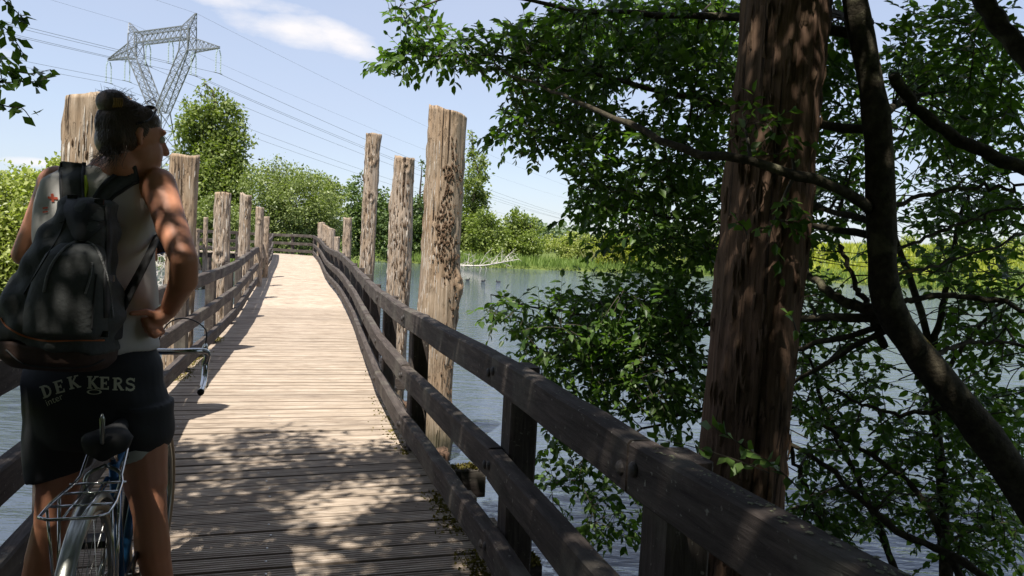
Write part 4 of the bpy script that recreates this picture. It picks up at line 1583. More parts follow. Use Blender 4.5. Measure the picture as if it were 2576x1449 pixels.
for _ in range(150):
    x_, y_ = nr.uniform(1960, 2600), nr.uniform(300, 1420)
    Yq = nr.uniform(3.9, 5.0)
    an, ln = nr.normal(.15, .5) + (0 if nr.random() < .6 else PI), nr.uniform(90, 330)
    e_ = (x_ + ln * math.cos(an), y_ - ln * math.sin(an) * .8)
    a_, b_ = aty(x_, y_, Yq), aty(*e_, Yq + nr.uniform(-.3, .3))
    twmb.tube(bez(a_, (a_ + b_) / 2 + nr.normal(size=3) * .05 + np.array([0, 0, .05]), b_, 8), np.linspace(nr.uniform(.003, .006), .0015, 8), 4, False)
o = twmb.build('twigs', 'twig', willow)
o['kind'] = 'stuff'
LP, LD, LN, LL = np.array(LP), unit(np.array(LD)), np.array(LN), np.array(LL)
# close sprig of young leaves over the rail
for sx, sy, sY, ex, ey in [(1935, 1190, 2.55, 1650, 1105), (1935, 1180, 2.6, 1790, 1075), (2010, 1230, 2.5, 1880, 1130), (2005, 840, 2.9, 1985, 790), (1880, 590, 3.1, 1850, 560)]:
    path = bez(aty(sx, sy, sY), aty((sx + ex) / 2, (sy + ey) / 2 - 20, sY - .04), aty(ex, ey, sY - .1), 9)
    mb = MB()
    mb.tube(path, np.linspace(.0035, .0012, 9), 4)
    mb.build('branch', 'twig', willow)
    m = 13 if abs(sx - ex) > 60 else 5
    f = np.linspace(.2, 1, m)
    pts = np.array([path[int(q * 8)] for q in f])
    LP = np.vstack([LP, pts])
    dd = unit(nr.normal(size=(m, 3)) * .7 + (path[-1] - path[0]) / np.linalg.norm(path[-1] - path[0]) + np.array([0, -.3, -.1]))
    LD = np.vstack([LD, dd])
    LN = np.vstack([LN, np.array([0, -.6, .8]) + nr.normal(size=(m, 3)) * .5])
    LL = np.r_[LL, nr.uniform(.045, .07, m)]
vv = LP - CO
dep = vv @ _f
ux = CX + FPX * (vv @ CRT) / dep
uy = CY - FPX * (vv @ CUP) / dep
infr = (ux > 10) & (ux < 2560) & (uy > 10) & (uy < 1440)
score = np.where(infr, LL / dep, 0)
big = np.argsort(-score)[:300]
rest = np.setdiff1d(np.arange(len(LP)), big)
o = leaf_mesh('foliage', LP[rest], LD[rest], LN[rest], LL[rest], LL[rest] * nr.uniform(.50, .68, len(rest)), 'leaf_willow', willow, True)
o['kind'] = 'stuff'
one = leaf_mesh('leaf', np.zeros((1, 3)), np.array([[1.0, 0, 0]]), np.array([[0, 0, 1.0]]), np.array([1.0]), np.array([.56]), None)
lme = one.data
bpy.data.objects.remove(one)
lme.materials.append(MATS['leaf_single'])
for i in big:
    o = bpy.data.objects.new('leaf', lme)
    COL.objects.link(o)
    x = Vector(LD[i]).normalized()
    y = Vector(LN[i]).cross(x).normalized()
    z = x.cross(y)
    M = Matrix((x, y, z)).transposed().to_4x4()
    M.translation = Vector(LP[i])
    o.parent = willow
    o.matrix_parent_inverse = Matrix.Translation(-willow.location)
    o.matrix_basis = M @ Matrix.Scale(float(LL[i]), 4)

# ------------------------------------------------------------------ tree over the path behind the viewer, whose shade covers the near deck
shade = tag(empty('overhanging_alder', (3.6, -3.4, -.6)), 'tree overhanging the path, its leafy twigs hanging into the upper left corner', 'tree')
mb = MB()
tp = spline([(3.6, -3.4, -.8), (3.2, -2.9, 1.5), (2.5, -2.2, 3.4), (1.2, -1.0, 4.6), (-.6, .4, 5.2), (-2.6, 1.4, 5.3)], 24)
mb.tube(tp, np.interp(np.linspace(0, 1, 24), [0, .45, .6, 1], [.24, .16, .07, .03]), 10)
mb.build('trunk', 'bark', shade, True)
for a, m, e in [((2.5, -2.2, 3.4), (3.6, -.6, 4.6), (4.4, 1.6, 5.0)), ((1.2, -1.0, 4.6), (1.6, .6, 5.2), (2.0, 2.6, 5.0)), ((-.6, .4, 5.2), (-.4, 1.6, 5.3), (-.6, 2.8, 4.8)), ((2.5, -2.2, 3.4), (-.2, -1.8, 4.4), (-3.4, -.6, 4.4)), ((-2.0, 1.1, 5.3), (-2.6, 1.8, 4.2), (-2.75, 2.2, 3.1))]:
    mb = MB()
    mb.tube(bez(a, m, e, 10), np.linspace(.05, .014, 10), 7)
    mb.build('branch', 'bark', shade, True)
CP, CD = [], []
g5 = np.random.default_rng(21)


def edge(x):
    return float(np.interp(x, [-4, -.7, .2, 1.2, 4], [5.15, 5.2, 5.7, 6.9, 7.4])) + .22 * math.sin(x * 3.1) + .18 * math.sin(x * 7.3 + 1)


ncl = 0
while ncl < 2300:
    xl, yl, z = g5.uniform(-4.6, 6.2), g5.uniform(.0, 7.4), g5.uniform(3.7, 5.7)
    if yl > edge(xl) - .18:
        continue
    w = math.sin(xl * 2.3 + .6) * math.sin(yl * 2.9 + xl * .7) + .5 * math.sin(xl * 5.2 - yl * 3.3)
    if xl >= .5 and w > (.55 if xl < 2.2 else .9):
        continue
    keep = np.interp(xl, [-1.5, .5], [.78, 1.1]) * np.interp(yl, [2.2, 4.0], [1.15, .85])
    # irregular light gaps
    if xl < .5 and w > (.34 if yl > 4.4 else .60):
        continue
    if -1.75 < xl < -.55 and 2.3 < yl < 3.6 and math.sin(xl * 15 + yl * 5) + math.sin(yl * 14 - xl * 7) > -.25 and g5.random() < .92:
        continue
    if g5.random() > keep:
        continue
    c = np.array([xl - .136 * z, yl - .47 * z, z])
    m = 105
    r = g5.uniform(.13, .30)
    CP.append(c + g5.normal(size=(m, 3)) * r * np.array([.62, .62, .4]))
    ncl += 1
CP = np.concatenate(CP)
n = len(CP)
L = g5.uniform(.05, .095, n)
o = leaf_mesh('foliage', CP, unit(g5.normal(size=(n, 3)) + np.array([0, 0, -.3])), unit(g5.normal(size=(n, 3)) * .6 + np.array([0, 0, 1.0])), L, L * .6, 'leaf_canopy', shade)
o['kind'] = 'stuff'
# unseen leaf mass added behind the viewer to block sky light and deepen the shade
n = 110000
B = np.stack([g5.uniform(-12, 13, n), g5.uniform(-14, -.9, n), g5.uniform(.3, 9, n)], -1)
B = B[(B[:, 2] > 2.3) | (np.abs(B[:, 0] - .8) > 2.2)]
B = B[(B[:, 1] < -1.6) | (np.abs(B[:, 0]) < 7)]
n = len(B)
L = g5.uniform(.16, .3, n)
o = leaf_mesh('crown', B, unit(g5.normal(size=(n, 3))), unit(g5.normal(size=(n, 3)) + np.array([0, 0, .6])), L, L * .7, 'leaf_canopy', shade)
o['kind'] = 'stuff'
# twigs that hang into the picture
HP, HD, HN, HL = [], [], [], []
mb = MB()
for pts, m in [([(-60, -60, 2.6), (20, 10, 2.6), (55, 45, 2.6), (62, 70, 2.6)], 26), ([(-90, 20, 2.6), (0, 60, 2.6), (40, 105, 2.6), (60, 140, 2.6)], 26), ([(-80, 120, 2.6), (0, 165, 2.6), (70, 185, 2.6), (128, 175, 2.6)], 34), ([(-80, 170, 2.6), (0, 205, 2.6), (50, 205, 2.6), (105, 205, 2.6)], 26), ([(-40, 250, 2.5), (20, 268, 2.5), (55, 272, 2.5), (75, 295, 2.5)], 12), ([(-60, 80, 2.7), (-10, 150, 2.7), (10, 220, 2.7)], 16)]:
    P = spline([aty(*q) for q in pts], 16)
    mb.tube(P, np.linspace(.004, .0013, 16), 4)
    for i in range(m):
        f = .25 + .75 * i / m
        p = P[int(f * 15)]
        HP.append(p + g5.normal(size=3) * .012)
        HD.append(g5.normal(size=3) * .8 + (P[-1] - P[0]) * 1.6 + np.array([0, 0, -.35]))
        HN.append(g5.normal(size=3) + np.array([0, 0, .8]))
        HL.append(g5.uniform(.03, .06))
mb.build('branch', 'twig', shade)
for p, d, nn, l in zip(HP, HD, HN, HL):
    o = bpy.data.objects.new('leaf', lme)
    COL.objects.link(o)
    x = Vector(d).normalized()
    y = Vector(nn).cross(x).normalized()
    z = x.cross(y)
    M = Matrix((x, y, z)).transposed().to_4x4()
    M.translation = Vector(p)
    o.parent = shade
    o.matrix_parent_inverse = Matrix.Translation(-shade.location)
    o.matrix_basis = M @ Matrix.Scale(float(l), 4)
# ------------------------------------------------------------------ cyclist


def blob_mesh(prims, voxel, smooth=4, fac=.5):
    mb = MB()
    for p in prims:
        k = p[0]
        if k == 'cap':
            _, A, ra, B, rb = p
            A, B = np.asarray(A, float), np.asarray(B, float)
            d = B - A
            L = np.linalg.norm(d)
            d = d / (L + 1e-9)
            st, rr = [], []
            for q in np.linspace(-1, 0, 5):
                st.append(A + d * ra * q * .999)
                rr.append(max(ra * math.sqrt(max(0, 1 - q * q)), .0004))
            for q in np.linspace(0, 1, 5):
                st.append(B + d * rb * q * .999)
                rr.append(max(rb * math.sqrt(max(0, 1 - q * q)), .0004))
            v, f = tube_arrays(st, rr, 14)
            mb.add(v, f)
        elif k == 'ell':
            _, C, R, M = p
            U, W = 18, 12
            v = [(math.sin(PI * j / W) * math.cos(2 * PI * i / U), math.sin(PI * j / W) * math.sin(2 * PI * i / U), math.cos(PI * j / W)) for j in range(1, W) for i in range(U)]
            v = np.array(v + [(0, 0, 1), (0, 0, -1)]) * np.asarray(R)
            if M is not None:
                v = v @ np.asarray(M).T
            f = [(j * U + i, (j + 1) * U + i, (j + 1) * U + (i + 1) % U, j * U + (i + 1) % U) for j in range(W - 2) for i in range(U)]
            n0 = (W - 1) * U
            f += [(n0, i, (i + 1) % U) for i in range(U)] + [(n0 + 1, (W - 2) * U + (i + 1) % U, (W - 2) * U + i) for i in range(U)]
            mb.add(v + np.asarray(C), f)
        elif k == 'loft':
            _, rings = p           # (centre, rx, ry, power, tiltx)
            U = 36
            a = np.arange(U) * 2 * PI / U
            v = []
            for c, rx, ry, pw, tx in rings:
                cc, sn = np.cos(a), np.sin(a)
                x = np.sign(cc) * np.abs(cc) ** (2 / pw) * rx
                y = np.sign(sn) * np.abs(sn) ** (2 / pw) * ry
                v.append(np.stack([c[0] + x, c[1] + y, c[2] + x * tx], -1))
            m = len(rings)
            f = [(j * U + i, j * U + (i + 1) % U, (j + 1) * U + (i + 1) % U, (j + 1) * U + i) for j in range(m - 1) for i in range(U)]
            f += [tuple(range(U - 1, -1, -1)), tuple((m - 1) * U + i for i in range(U))]
            mb.add(np.concatenate(v), f)
    me = bpy.data.meshes.new('tmp')
    me.from_pydata(np.concatenate(mb.v).tolist(), [], mb.f)
    bm = bmesh.new()
    bm.from_mesh(me)
    bmesh.ops.recalc_face_normals(bm, faces=bm.faces)
    bm.to_mesh(me)
    bm.free()
    o = bpy.data.objects.new('tmp', me)
    COL.objects.link(o)
    m = o.modifiers.new('r', 'REMESH')
    m.mode = 'VOXEL'
    m.voxel_size = voxel
    if smooth:
        m = o.modifiers.new('s', 'SMOOTH')
        m.factor = fac
        m.iterations = smooth
    dg = bpy.context.evaluated_depsgraph_get()
    out = bpy.data.meshes.new_from_object(o.evaluated_get(dg))
    bpy.data.objects.remove(o)
    bpy.data.meshes.remove(me)
    return out


def A3(px, py, Y):
    return aty(px, py, Y)


def ring(px, py, Y, hwpx, depth, pw=2.2, tx=0.0):
    return (A3(px, py, Y), hwpx * Y / FPX, depth, pw, tx)


YT = 2.48
person = tag(empty('person', (-1.33, 2.47, 0)), 'cyclist seen from behind in pale sleeveless top and black shorts, hand on hip', 'person')
HC = A3(333, 346, 2.45)
fa = math.radians(40)
HF = np.array([math.sin(fa), math.cos(fa), -.12])
HF /= np.linalg.norm(HF)
HR = np.array([math.cos(fa), -math.sin(fa), 0])
HU = np.cross(HR, HF)
HM = np.stack([HR, HF, HU], 1)


def hd(r, f, u):
    return HC + HR * r + HF * f + HU * u


elb = A3(463, 652, 2.30)
wr = A3(424, 782, 2.46)
sh_r = A3(404, 478, 2.465)
sh_l = A3(140, 474, 2.48)
elb_l = A3(62, 640, 2.50)
wr_l = A3(215, 690, 2.74)
prims = [('loft', [ring(292, 398, 2.47, 42, .055), ring(285, 425, 2.475, 62, .065), ring(272, 445, 2.48, 112, .08), ring(262, 480, YT, 126, .098), ring(250, 560, YT, 132, .112), ring(246, 650, YT, 134, .115), ring(243, 750, YT, 130, .11), ring(243, 850, YT, 134, .11), ring(243, 940, YT, 152, .12), ring(245, 1020, YT, 158, .125), ring(247, 1070, YT, 150, .11)]),
         ('cap', A3(298, 432, 2.46), .062, hd(0, -.02, -.09), .056),
         # head
         ('ell', hd(0, -.012, .022), (.076, .098, .088), HM), ('ell', hd(0, .035, -.045), (.060, .066, .075), HM), ('cap', hd(0, .07, -.085), .030, hd(0, .045, -.09), .04),
         ('cap', hd(0, .095, .01), .010, hd(0, .112, -.022), .014), ('ell', hd(0, .088, -.058), (.024, .013, .009), HM), ('ell', hd(0, .088, -.07), (.022, .012, .009), HM), ('ell', hd(0, .078, .035), (.055, .016, .014), HM),
         ('cap', hd(.072, -.008, .022), .010, hd(.078, -.016, .004), .012), ('cap', hd(.076, -.018, .02), .009, hd(.074, -.004, -.025), .008), ('cap', hd(-.072, -.008, .022), .010, hd(-.076, -.012, -.02), .01),
         # right arm, hand on the hip
         ('ell', A3(402, 474, 2.465), (.052, .062, .066), None), ('cap', sh_r, .053, A3(432, 570, 2.38), .048), ('cap', A3(432, 570, 2.38), .050, elb, .041), ('cap', elb, .041, A3(462, 705, 2.34), .043), ('cap', A3(462, 705, 2.34), .043, wr, .028),
         ('cap', wr, .027, A3(398, 797, 2.43), .027), ('cap', A3(410, 800, 2.45), .022, A3(388, 808, 2.43), .022),
         # left arm reaching forward
         ('ell', A3(148, 472, 2.48), (.064, .07, .072), None), ('cap', sh_l, .056, A3(100, 560, 2.49), .047), ('cap', A3(100, 560, 2.49), .047, elb_l, .039), ('cap', elb_l, .040, wr_l, .027), ('cap', wr_l, .027, A3(320, 660, 2.84), .028),
         # legs
         ('cap', A3(150, 1060, YT), .088, A3(148, 1215, 2.46), .068), ('cap', A3(148, 1215, 2.46), .066, A3(132, 1300, 2.45), .055), ('cap', A3(132, 1300, 2.45), .052, A3(106, 1410, 2.47), .054), ('cap', A3(106, 1410, 2.47), .052, (-1.60, 2.50, .10), .034),
         ('cap', A3(350, 1050, YT), .088, A3(366, 1215, 2.44), .068), ('cap', A3(366, 1215, 2.44), .064, A3(377, 1290, 2.43), .053), ('cap', A3(377, 1290, 2.43), .052, A3(384, 1385, 2.43), .056), ('cap', A3(384, 1385, 2.43), .053, (-1.10, 2.46, .10), .034),
         ('cap', (-1.60, 2.50, .09), .035, (-1.605, 2.66, .035), .03), ('cap', (-1.10, 2.46, .09), .035, (-1.08, 2.62, .035), .03)]
# right hand: thumb to the back, four fingers folded round the hip
prims += [('cap', A3(402, 793, 2.44), .014, A3(368, 785, 2.385), .0115), ('cap', A3(368, 785, 2.385), .0115, A3(330, 789, 2.355), .0085)]
for k, (x0, y0, x1, y1, x2, y2, yy) in enumerate([(394, 806, 366, 806, 352, 800, 2.41), (398, 816, 372, 821, 358, 816, 2.405), (402, 826, 380, 834, 366, 830, 2.405), (408, 834, 390, 845, 378, 842, 2.41)]):
    prims += [('cap', A3(x0, y0, 2.44), .0115, A3(x1, y1, yy), .0105), ('cap', A3(x1, y1, yy), .010, A3(x2, y2, yy + .045), .0085)]
# left hand holding the phone
for k in range(4):
    prims += [('cap', A3(322, 648 + k * 9, 2.85), .010, A3(372, 634 + k * 9, 2.86), .009), ('cap', A3(372, 634 + k * 9, 2.86), .009, A3(392, 626 + k * 9, 2.84), .008)]
prims += [('cap', A3(320, 655, 2.83), .011, A3(372, 640, 2.80), .009)]
bme = blob_mesh(prims, .006, 3)
body = link('body', bme, 'skin', person, True)

# tank top
tk = [ring(282, 424, 2.475, 58, .075), ring(268, 438, 2.48, 104, .092), ring(246, 462, YT, 130, .122), ring(244, 520, YT, 138, .136), ring(244, 600, YT, 142, .136), ring(243, 700, YT, 142, .13), ring(243, 800, YT, 143, .126), ring(243, 845, YT, 146, .128), ring(243, 872, YT, 150, .13)]
tm = blob_mesh([('loft', tk)], .007, 6)
co = np.empty(len(tm.vertices) * 3)
tm.vertices.foreach_get('co', co)
co = co.reshape(-1, 3)
nrm = np.empty(len(tm.vertices) * 3)
tm.vertices.foreach_get('normal', nrm)
nrm = nrm.reshape(-1, 3)
X, Z = co[:, 0] + 1.34, co[:, 2]
fold = .0055 * np.sin(X * 42 + 5 * Z) * np.exp(-((X - .09) / .09) ** 2) + .004 * np.sin(X * 25 - Z * 14 + 1) + .003 * np.sin(Z * 48 + X * 20) * np.exp(-((Z - 1.04) / .06) ** 2) + .003 * np.sin(X * 60 - Z * 22)
low = np.clip((1.25 - Z) / .25, 0, 1)
co += nrm * (fold + .006 * low)[:, None]
tm.vertices.foreach_set('co', co.ravel())
tank = link('tank_top', tm, 'tank_cloth', person, True)

# shorts
sp = [('loft', [ring(240, 862, YT, 146, .128), ring(240, 900, YT, 157, .142), ring(238, 960, YT, 171, .158), ring(245, 1030, YT, 176, .16), ring(249, 1080, YT, 174, .15), ring(250, 1110, YT, 166, .13)]),
      ('loft', [ring(165, 1030, YT, 88, .13), ring(160, 1090, YT, 84, .128), ring(153, 1140, YT, 77, .115), ring(150, 1192, YT, 70, .105, 2.2, .22)]),
      ('loft', [ring(345, 1010, YT, 80, .135), ring(350, 1060, YT, 78, .132), ring(355, 1100, YT, 68, .118), ring(358, 1138, YT, 60, .105, 2.2, .28)])]
sm = blob_mesh(sp, .0065, 4)
co = np.empty(len(sm.vertices) * 3)
sm.vertices.foreach_get('co', co)
co = co.reshape(-1, 3)
nrm = np.empty(len(sm.vertices) * 3)
sm.vertices.foreach_get('normal', nrm)
nrm = nrm.reshape(-1, 3)
X, Z = co[:, 0] + 1.2, co[:, 2]
co += nrm * (.004 * np.sin(Z * 60 + X * 30) * np.exp(-(X / .10) ** 2) + .003 * np.sin(X * 28 + Z * 18))[:, None]
sm.vertices.foreach_set('co', co.ravel())
shorts = link('shorts', sm, 'shorts_black', person, True)
# pale lining that shows under the hem
lm = blob_mesh([('loft', [ring(361, 1112, YT - .004, 57, .106, 2.2, .36), ring(361, 1147, YT - .004, 54, .100, 2.2, .36)])], .006, 1)
link('hem_lining', lm, 'lining_white', person, True)


def bvh_of(*objs):
    vs, fs, n = [], [], 0
    for o in objs:
        me = o.data
        v = np.empty(len(me.vertices) * 3)
        me.vertices.foreach_get('co', v)
        vs.append(v.reshape(-1, 3))
        fs += [tuple(i + n for i in p.vertices) for p in me.polygons]
        n += len(me.vertices)
    return BVHTree.FromPolygons(np.concatenate(vs).tolist(), fs)


def cast(tree_, px, py, lift=.003, fallback=2.4):
    d = ray(px, py)
    L = np.linalg.norm(d)
    h = tree_.ray_cast(Vector(CO), Vector(d / L))
    if h[0] is None:
        return aty(px, py, fallback)
    return np.array(h[0]) - d / L * lift


# printed letters on the shorts
bs = bvh_of(shorts)


def letter_polys(ch):
    P = []

    def st(x0, y0, x1, y1, t):
        dx, dy = x1 - x0, y1 - y0
        l = math.hypot(dx, dy)
        nx_, ny_ = -dy / l * t / 2, dx / l * t / 2
        P.append([(x0 + nx_, y0 + ny_), (x1 + nx_, y1 + ny_), (x1 - nx_, y1 - ny_), (x0 - nx_, y0 - ny_)])

    def arc(cx, cy, rx, ry, a0, a1, t, n=8):
        pts = [(cx + rx * math.cos(a0 + (a1 - a0) * i / n), cy + ry * math.sin(a0 + (a1 - a0) * i / n)) for i in range(n + 1)]
        for a, b_ in zip(pts[:-1], pts[1:]):
            st(*a, *b_, t)
    if ch in 'DEKR':
        st(.24, 0, .24, 1, .26)
        st(.0, .05, .46, .05, .10)
        st(.0, .95, .46, .95, .10)
    if ch == 'D':
        arc(.36, .5, .46, .43, -PI / 2, PI / 2, .17)
    if ch == 'E':
        st(.2, .06, .82, .06, .13); st(.2, .94, .82, .94, .13); st(.2, .5, .6, .5, .12); st(.78, .0, .78, .27, .10); st(.78, .73, .78, 1, .10); st(.6, .36, .6, .64, .09)
    if ch == 'K':
        st(.3, .42, .78, .95, .14); st(.42, .52, .84, .05, .22); st(.62, .95, 1.0, .95, .10); st(.68, .05, 1.06, .05, .10)
    if ch == 'R':
        arc(.40, .74, .36, .21, -PI / 2, PI / 2, .16); st(.48, .5, .82, .06, .22); st(.7, .05, 1.02, .05, .10); st(.24, .53, .45, .53, .10); st(.24, .95, .45, .95, .10)
    if ch == 'S':
        arc(.45, .73, .32, .21, .3, PI * 1.5, .17); arc(.45, .28, .34, .23, PI / 2, -PI + .35, .18); st(.78, .70, .78, 1.0, .09); st(.10, 0, .10, .30, .09)
    return P


def print_text(glyphs, name, mat, h, w):
    for ch, px, py, ang in glyphs:
        mb = MB()
        ca, sa = math.cos(ang), math.sin(ang)
        for k, poly in enumerate(letter_polys(ch)):
            (a, b_, c, d) = poly
            v = []
            for i in range(4):
                for j in range(3):
                    f, gq = i / 3, j / 2
                    x = (a[0] * (1 - f) + b_[0] * f) * (1 - gq) + (d[0] * (1 - f) + c[0] * f) * gq
                    y = (a[1] * (1 - f) + b_[1] * f) * (1 - gq) + (d[1] * (1 - f) + c[1] * f) * gq
                    x, y = (x - .45) * w, (y - .5) * h
                    v.append(cast(bs, px + x * ca + y * sa, py - y * ca + x * sa, .0026 + .0003 * k))
            mb.add(v, [(i * 3 + j, (i + 1) * 3 + j, (i + 1) * 3 + j + 1, i * 3 + j + 1) for i in range(3) for j in range(2)])
        o = mb.build(name, mat, shorts)
        o.matrix_parent_inverse = Matrix()


# the lettering children follow the shorts, whose own origin is the world origin
print_text([('D', 116, 984, -.33), ('E', 149, 973, -.27), ('K', 184, 962, -.22), ('K', 232, 962, .0), ('E', 263, 964, .02), ('R', 296, 966, .02), ('S', 328, 967, .02)], 'printed_letter', 'print_cream', 32, 29)
mb = MB()
n = 20
for r0, r1 in ((1.0, .72),):
    v = []
    for i in range(n):
        a = 2 * PI * i / n
        v.append(cast(bs, 237 + 19 * r0 * math.cos(a), 986 + 6.5 * r0 * math.sin(a), .0028))
        v.append(cast(bs, 237 + 19 * r1 * math.cos(a), 986 + 6.5 * r1 * math.sin(a), .0028))
    mb.add(v, [(2 * i, (2 * i + 2) % (2 * n), (2 * i + 3) % (2 * n), 2 * i + 1) for i in range(n)])
o = mb.build('printed_oval', 'print_cream', shorts)
o.matrix_parent_inverse = Matrix()
# small word under the first letters
cu = bpy.data.curves.new('word', 'FONT')
cu.body = 'inter'
cu.size = 1.0
to = bpy.data.objects.new('word', cu)
COL.objects.link(to)
dg = bpy.context.evaluated_depsgraph_get()
wm = bpy.data.meshes.new_from_object(to.evaluated_get(dg))
bpy.data.objects.remove(to)
co = np.empty(len(wm.vertices) * 3)
wm.vertices.foreach_get('co', co)
co = co.reshape(-1, 3)
ang = -.42
ca, sa = math.cos(ang), math.sin(ang)
out = []
for x, y, _ in co:
    x, y = x * 24, y * 24
    out.append(cast(bs, 118 + x * ca + y * sa, 1022 - y * ca + x * sa, .003))
wm.vertices.foreach_set('co', np.array(out).ravel())
wm.materials.clear()
o = link('printed_word', wm, 'print_cream', shorts)
o.matrix_parent_inverse = Matrix()

# hair
hp = [('ell', hd(0, -.026, .030), (.083, .090, .087), HM), ('ell', hd(0, -.058, -.02), (.070, .050, .060), HM), ('ell', hd(0, .012, .058), (.076, .064, .047), HM), ('ell', hd(.055, -.040, -.012), (.028, .036, .045), HM)]
hm = blob_mesh(hp, .006, 4)
hair = link('hair', hm, 'hair', person, True)
bun = blob_mesh([('ell', A3(284, 258, 2.385), (.050, .046, .041), None), ('ell', A3(262, 262, 2.39), (.022, .025, .026), None)], .005, 2)
o = link('hair_bun', bun, 'hair', person, True)
g6 = np.random.default_rng(3)
bh = bvh_of(hair)
mb = MB()
for _ in range(420):
    a0 = g6.uniform(0, 2 * PI)
    rr_ = g6.uniform(.75, 1.0)
    sx_, sy_ = 322 + 82 * rr_ * math.cos(a0), 322 + 74 * rr_ * math.sin(a0)
    ex_, ey_ = 286 + g6.normal() * 12, 268 + g6.normal() * 8
    bw = g6.normal() * 9
    pts = []
    for f in np.linspace(0, g6.uniform(.6, 1.0), 9):
        x_, y_ = sx_ + (ex_ - sx_) * f + bw * math.sin(PI * f), sy_ + (ey_ - sy_) * f + bw * .6 * math.sin(PI * f)
        d_ = ray(x_, y_)
        h_ = bh.ray_cast(Vector(CO), Vector(d_ / np.linalg.norm(d_)))
        if h_[0] is not None:
            pts.append(np.array(h_[0]) - d_ / np.linalg.norm(d_) * g6.uniform(.0, .0016))
    if len(pts) > 3:
        mb.tube(pts, np.linspace(.0015, .0008, len(pts)), 4, False)
o = mb.build('hair_strands', 'hair', person, True)
o['kind'] = 'stuff'
mb = MB()
for _ in range(230):
    k = g6.random()
    if k < .45:
        a = A3(g6.uniform(255, 330), g6.uniform(330, 385), 2.37)
        e = A3(g6.uniform(218, 315), g6.uniform(385, 432), 2.335)
    elif k < .7:
        a = A3(g6.uniform(255, 315), g6.uniform(232, 262), 2.37)
        e = A3(g6.uniform(235, 345), g6.uniform(215, 260), 2.35)
    else:
        a = A3(g6.uniform(300, 400), g6.uniform(245, 300), 2.38)
        e = a + np.array([g6.uniform(-.05, .05), g6.uniform(-.02, .02), g6.uniform(-.04, .02)])
    m = (a + e) / 2 + g6.normal(size=3) * .016
    mb.tube(bez(a, m, e + g6.normal(size=3) * .006, 7), np.linspace(.0011, .0004, 7), 3, False)
o = mb.build('hair_wisps', 'hair', person)
o['kind'] = 'stuff'
bb = bvh_of(link('tmpbun', bun.copy(), None))
bpy.data.objects.remove(bpy.data.objects['tmpbun'])
mb = MB()
for q in range(5):
    pts = [cast(bb, 286 + q * 5 + 2 * math.sin(t_), 246 + t_ * 6.0, .001, 2.36) for t_ in range(5)]
    mb.tube(pts, .0026, 5)
o = mb.build('bun_highlight', 'hair_highlight', person, True)  # sunlit patch of the bun, its golden light painted as coloured strands
for sg in (-1, 1):
    e = blob_mesh([('ell', hd(.03 * sg, .078, .012), (.013, .013, .013), None)], .003, 1)
    link('eye', e, 'lining_white', person, True)
for x0, y0 in ((-1.60, 2.50), (-1.10, 2.46)):
    sh = blob_mesh([('cap', (x0, y0 - .05, .055), .042, (x0 - .005, y0 + .15, .045), .04), ('cap', (x0, y0, .09), .045, (x0, y0 + .02, .06), .045)], .007, 3)
    link('shoe', sh, 'shoe', person, True)

# red marks printed on the shoulder blade of the top
bt = bvh_of(tank)
mb = MB()


def strip(mb, tree_, pts, w, lift=.004, n=None):
    """flat band following a surface along picture points; w in pixels"""
    n = n or max(2, len(pts) * 6)
    P = spline([(x, y, 0) for x, y in pts], n)[:, :2]
    T = np.gradient(P, axis=0)
    T /= np.linalg.norm(T, axis=1)[:, None] + 1e-9
    N = np.stack([-T[:, 1], T[:, 0]], -1)
    ww = np.interp(np.linspace(0, 1, n), np.linspace(0, 1, len(w)), w) if hasattr(w, '__len__') else np.full(n, w)
    v = []
    for i in range(n):
        for q in (-.5, 0, .5):
            v.append(cast(tree_, *(P[i] + N[i] * q * ww[i]), lift))
    mb.add(v, [(i * 3 + j, i * 3 + j + 1, (i + 1) * 3 + j + 1, (i + 1) * 3 + j) for i in range(n - 1) for j in range(2)])


strip(mb, bt, [(131, 487), (133, 508)], 7)
strip(mb, bt, [(120, 497), (145, 499)], 6, .0045)
strip(mb, bt, [(107, 524), (120, 522)], 4)
strip(mb, bt, [(107, 534), (120, 532)], 4)
o = mb.build('printed_mark', 'print_red', tank)
o.matrix_parent_inverse = Matrix()

# sunglasses pushed up on the head
sg_ = tag(empty('sunglasses', hd(.06, .04, .075)), 'dark sunglasses pushed up on the cyclist hair', 'sunglasses')
mb = MB()
mb.tube(spline([hd(.086, -.03, .030), hd(.088, .01, .055), hd(.064, .035, .098)], 12), .0035, 6)
mb.build('temple', 'phone_black', sg_, True)
mb = MB()
mb.tube(spline([hd(-.086, -.03, .030), hd(-.088, .01, .055), hd(-.064, .035, .098)], 12), .0035, 6)
mb.build('temple', 'phone_black', sg_, True)
for sg in (-1, 1):
    l = blob_mesh([('ell', hd(.034 * sg, .028, .104), (.024, .016, .006), HM)], .004, 1)
    link('lens', l, 'phone_black', sg_, True)

# phone held in front of the chest
ph = tag(empty('phone', A3(398, 618, 2.85)), 'blue-edged phone held in front, peeking out past the elbow', 'phone')
mb = MB()
Mph = Matrix.Rotation(-.25, 3, 'Y') @ Matrix.Rotation(.5, 3, 'X')
mb.box(A3(396, 616, 2.85), (.030, .005, .036), Mph)
mb.build('case', 'phone_blue', ph)
mb = MB()
mb.box(A3(396, 616, 2.85) + np.array([0, -.0056, -.002]), (.026, .0006, .032), Mph)
mb.build('screen', 'phone_black', ph)

# ------------------------------------------------------------------ backpack
pack = tag(empty('backpack', A3(170, 900, 2.24)), 'dark grey backpack with orange piping slung low on the cyclist back', 'backpack')
YP = 2.27


def pring(px, py, Y, hw, d, pw=2.8, tx=0.0):
    return (A3(px, py, Y), hw * Y / FPX, d, pw, tx)


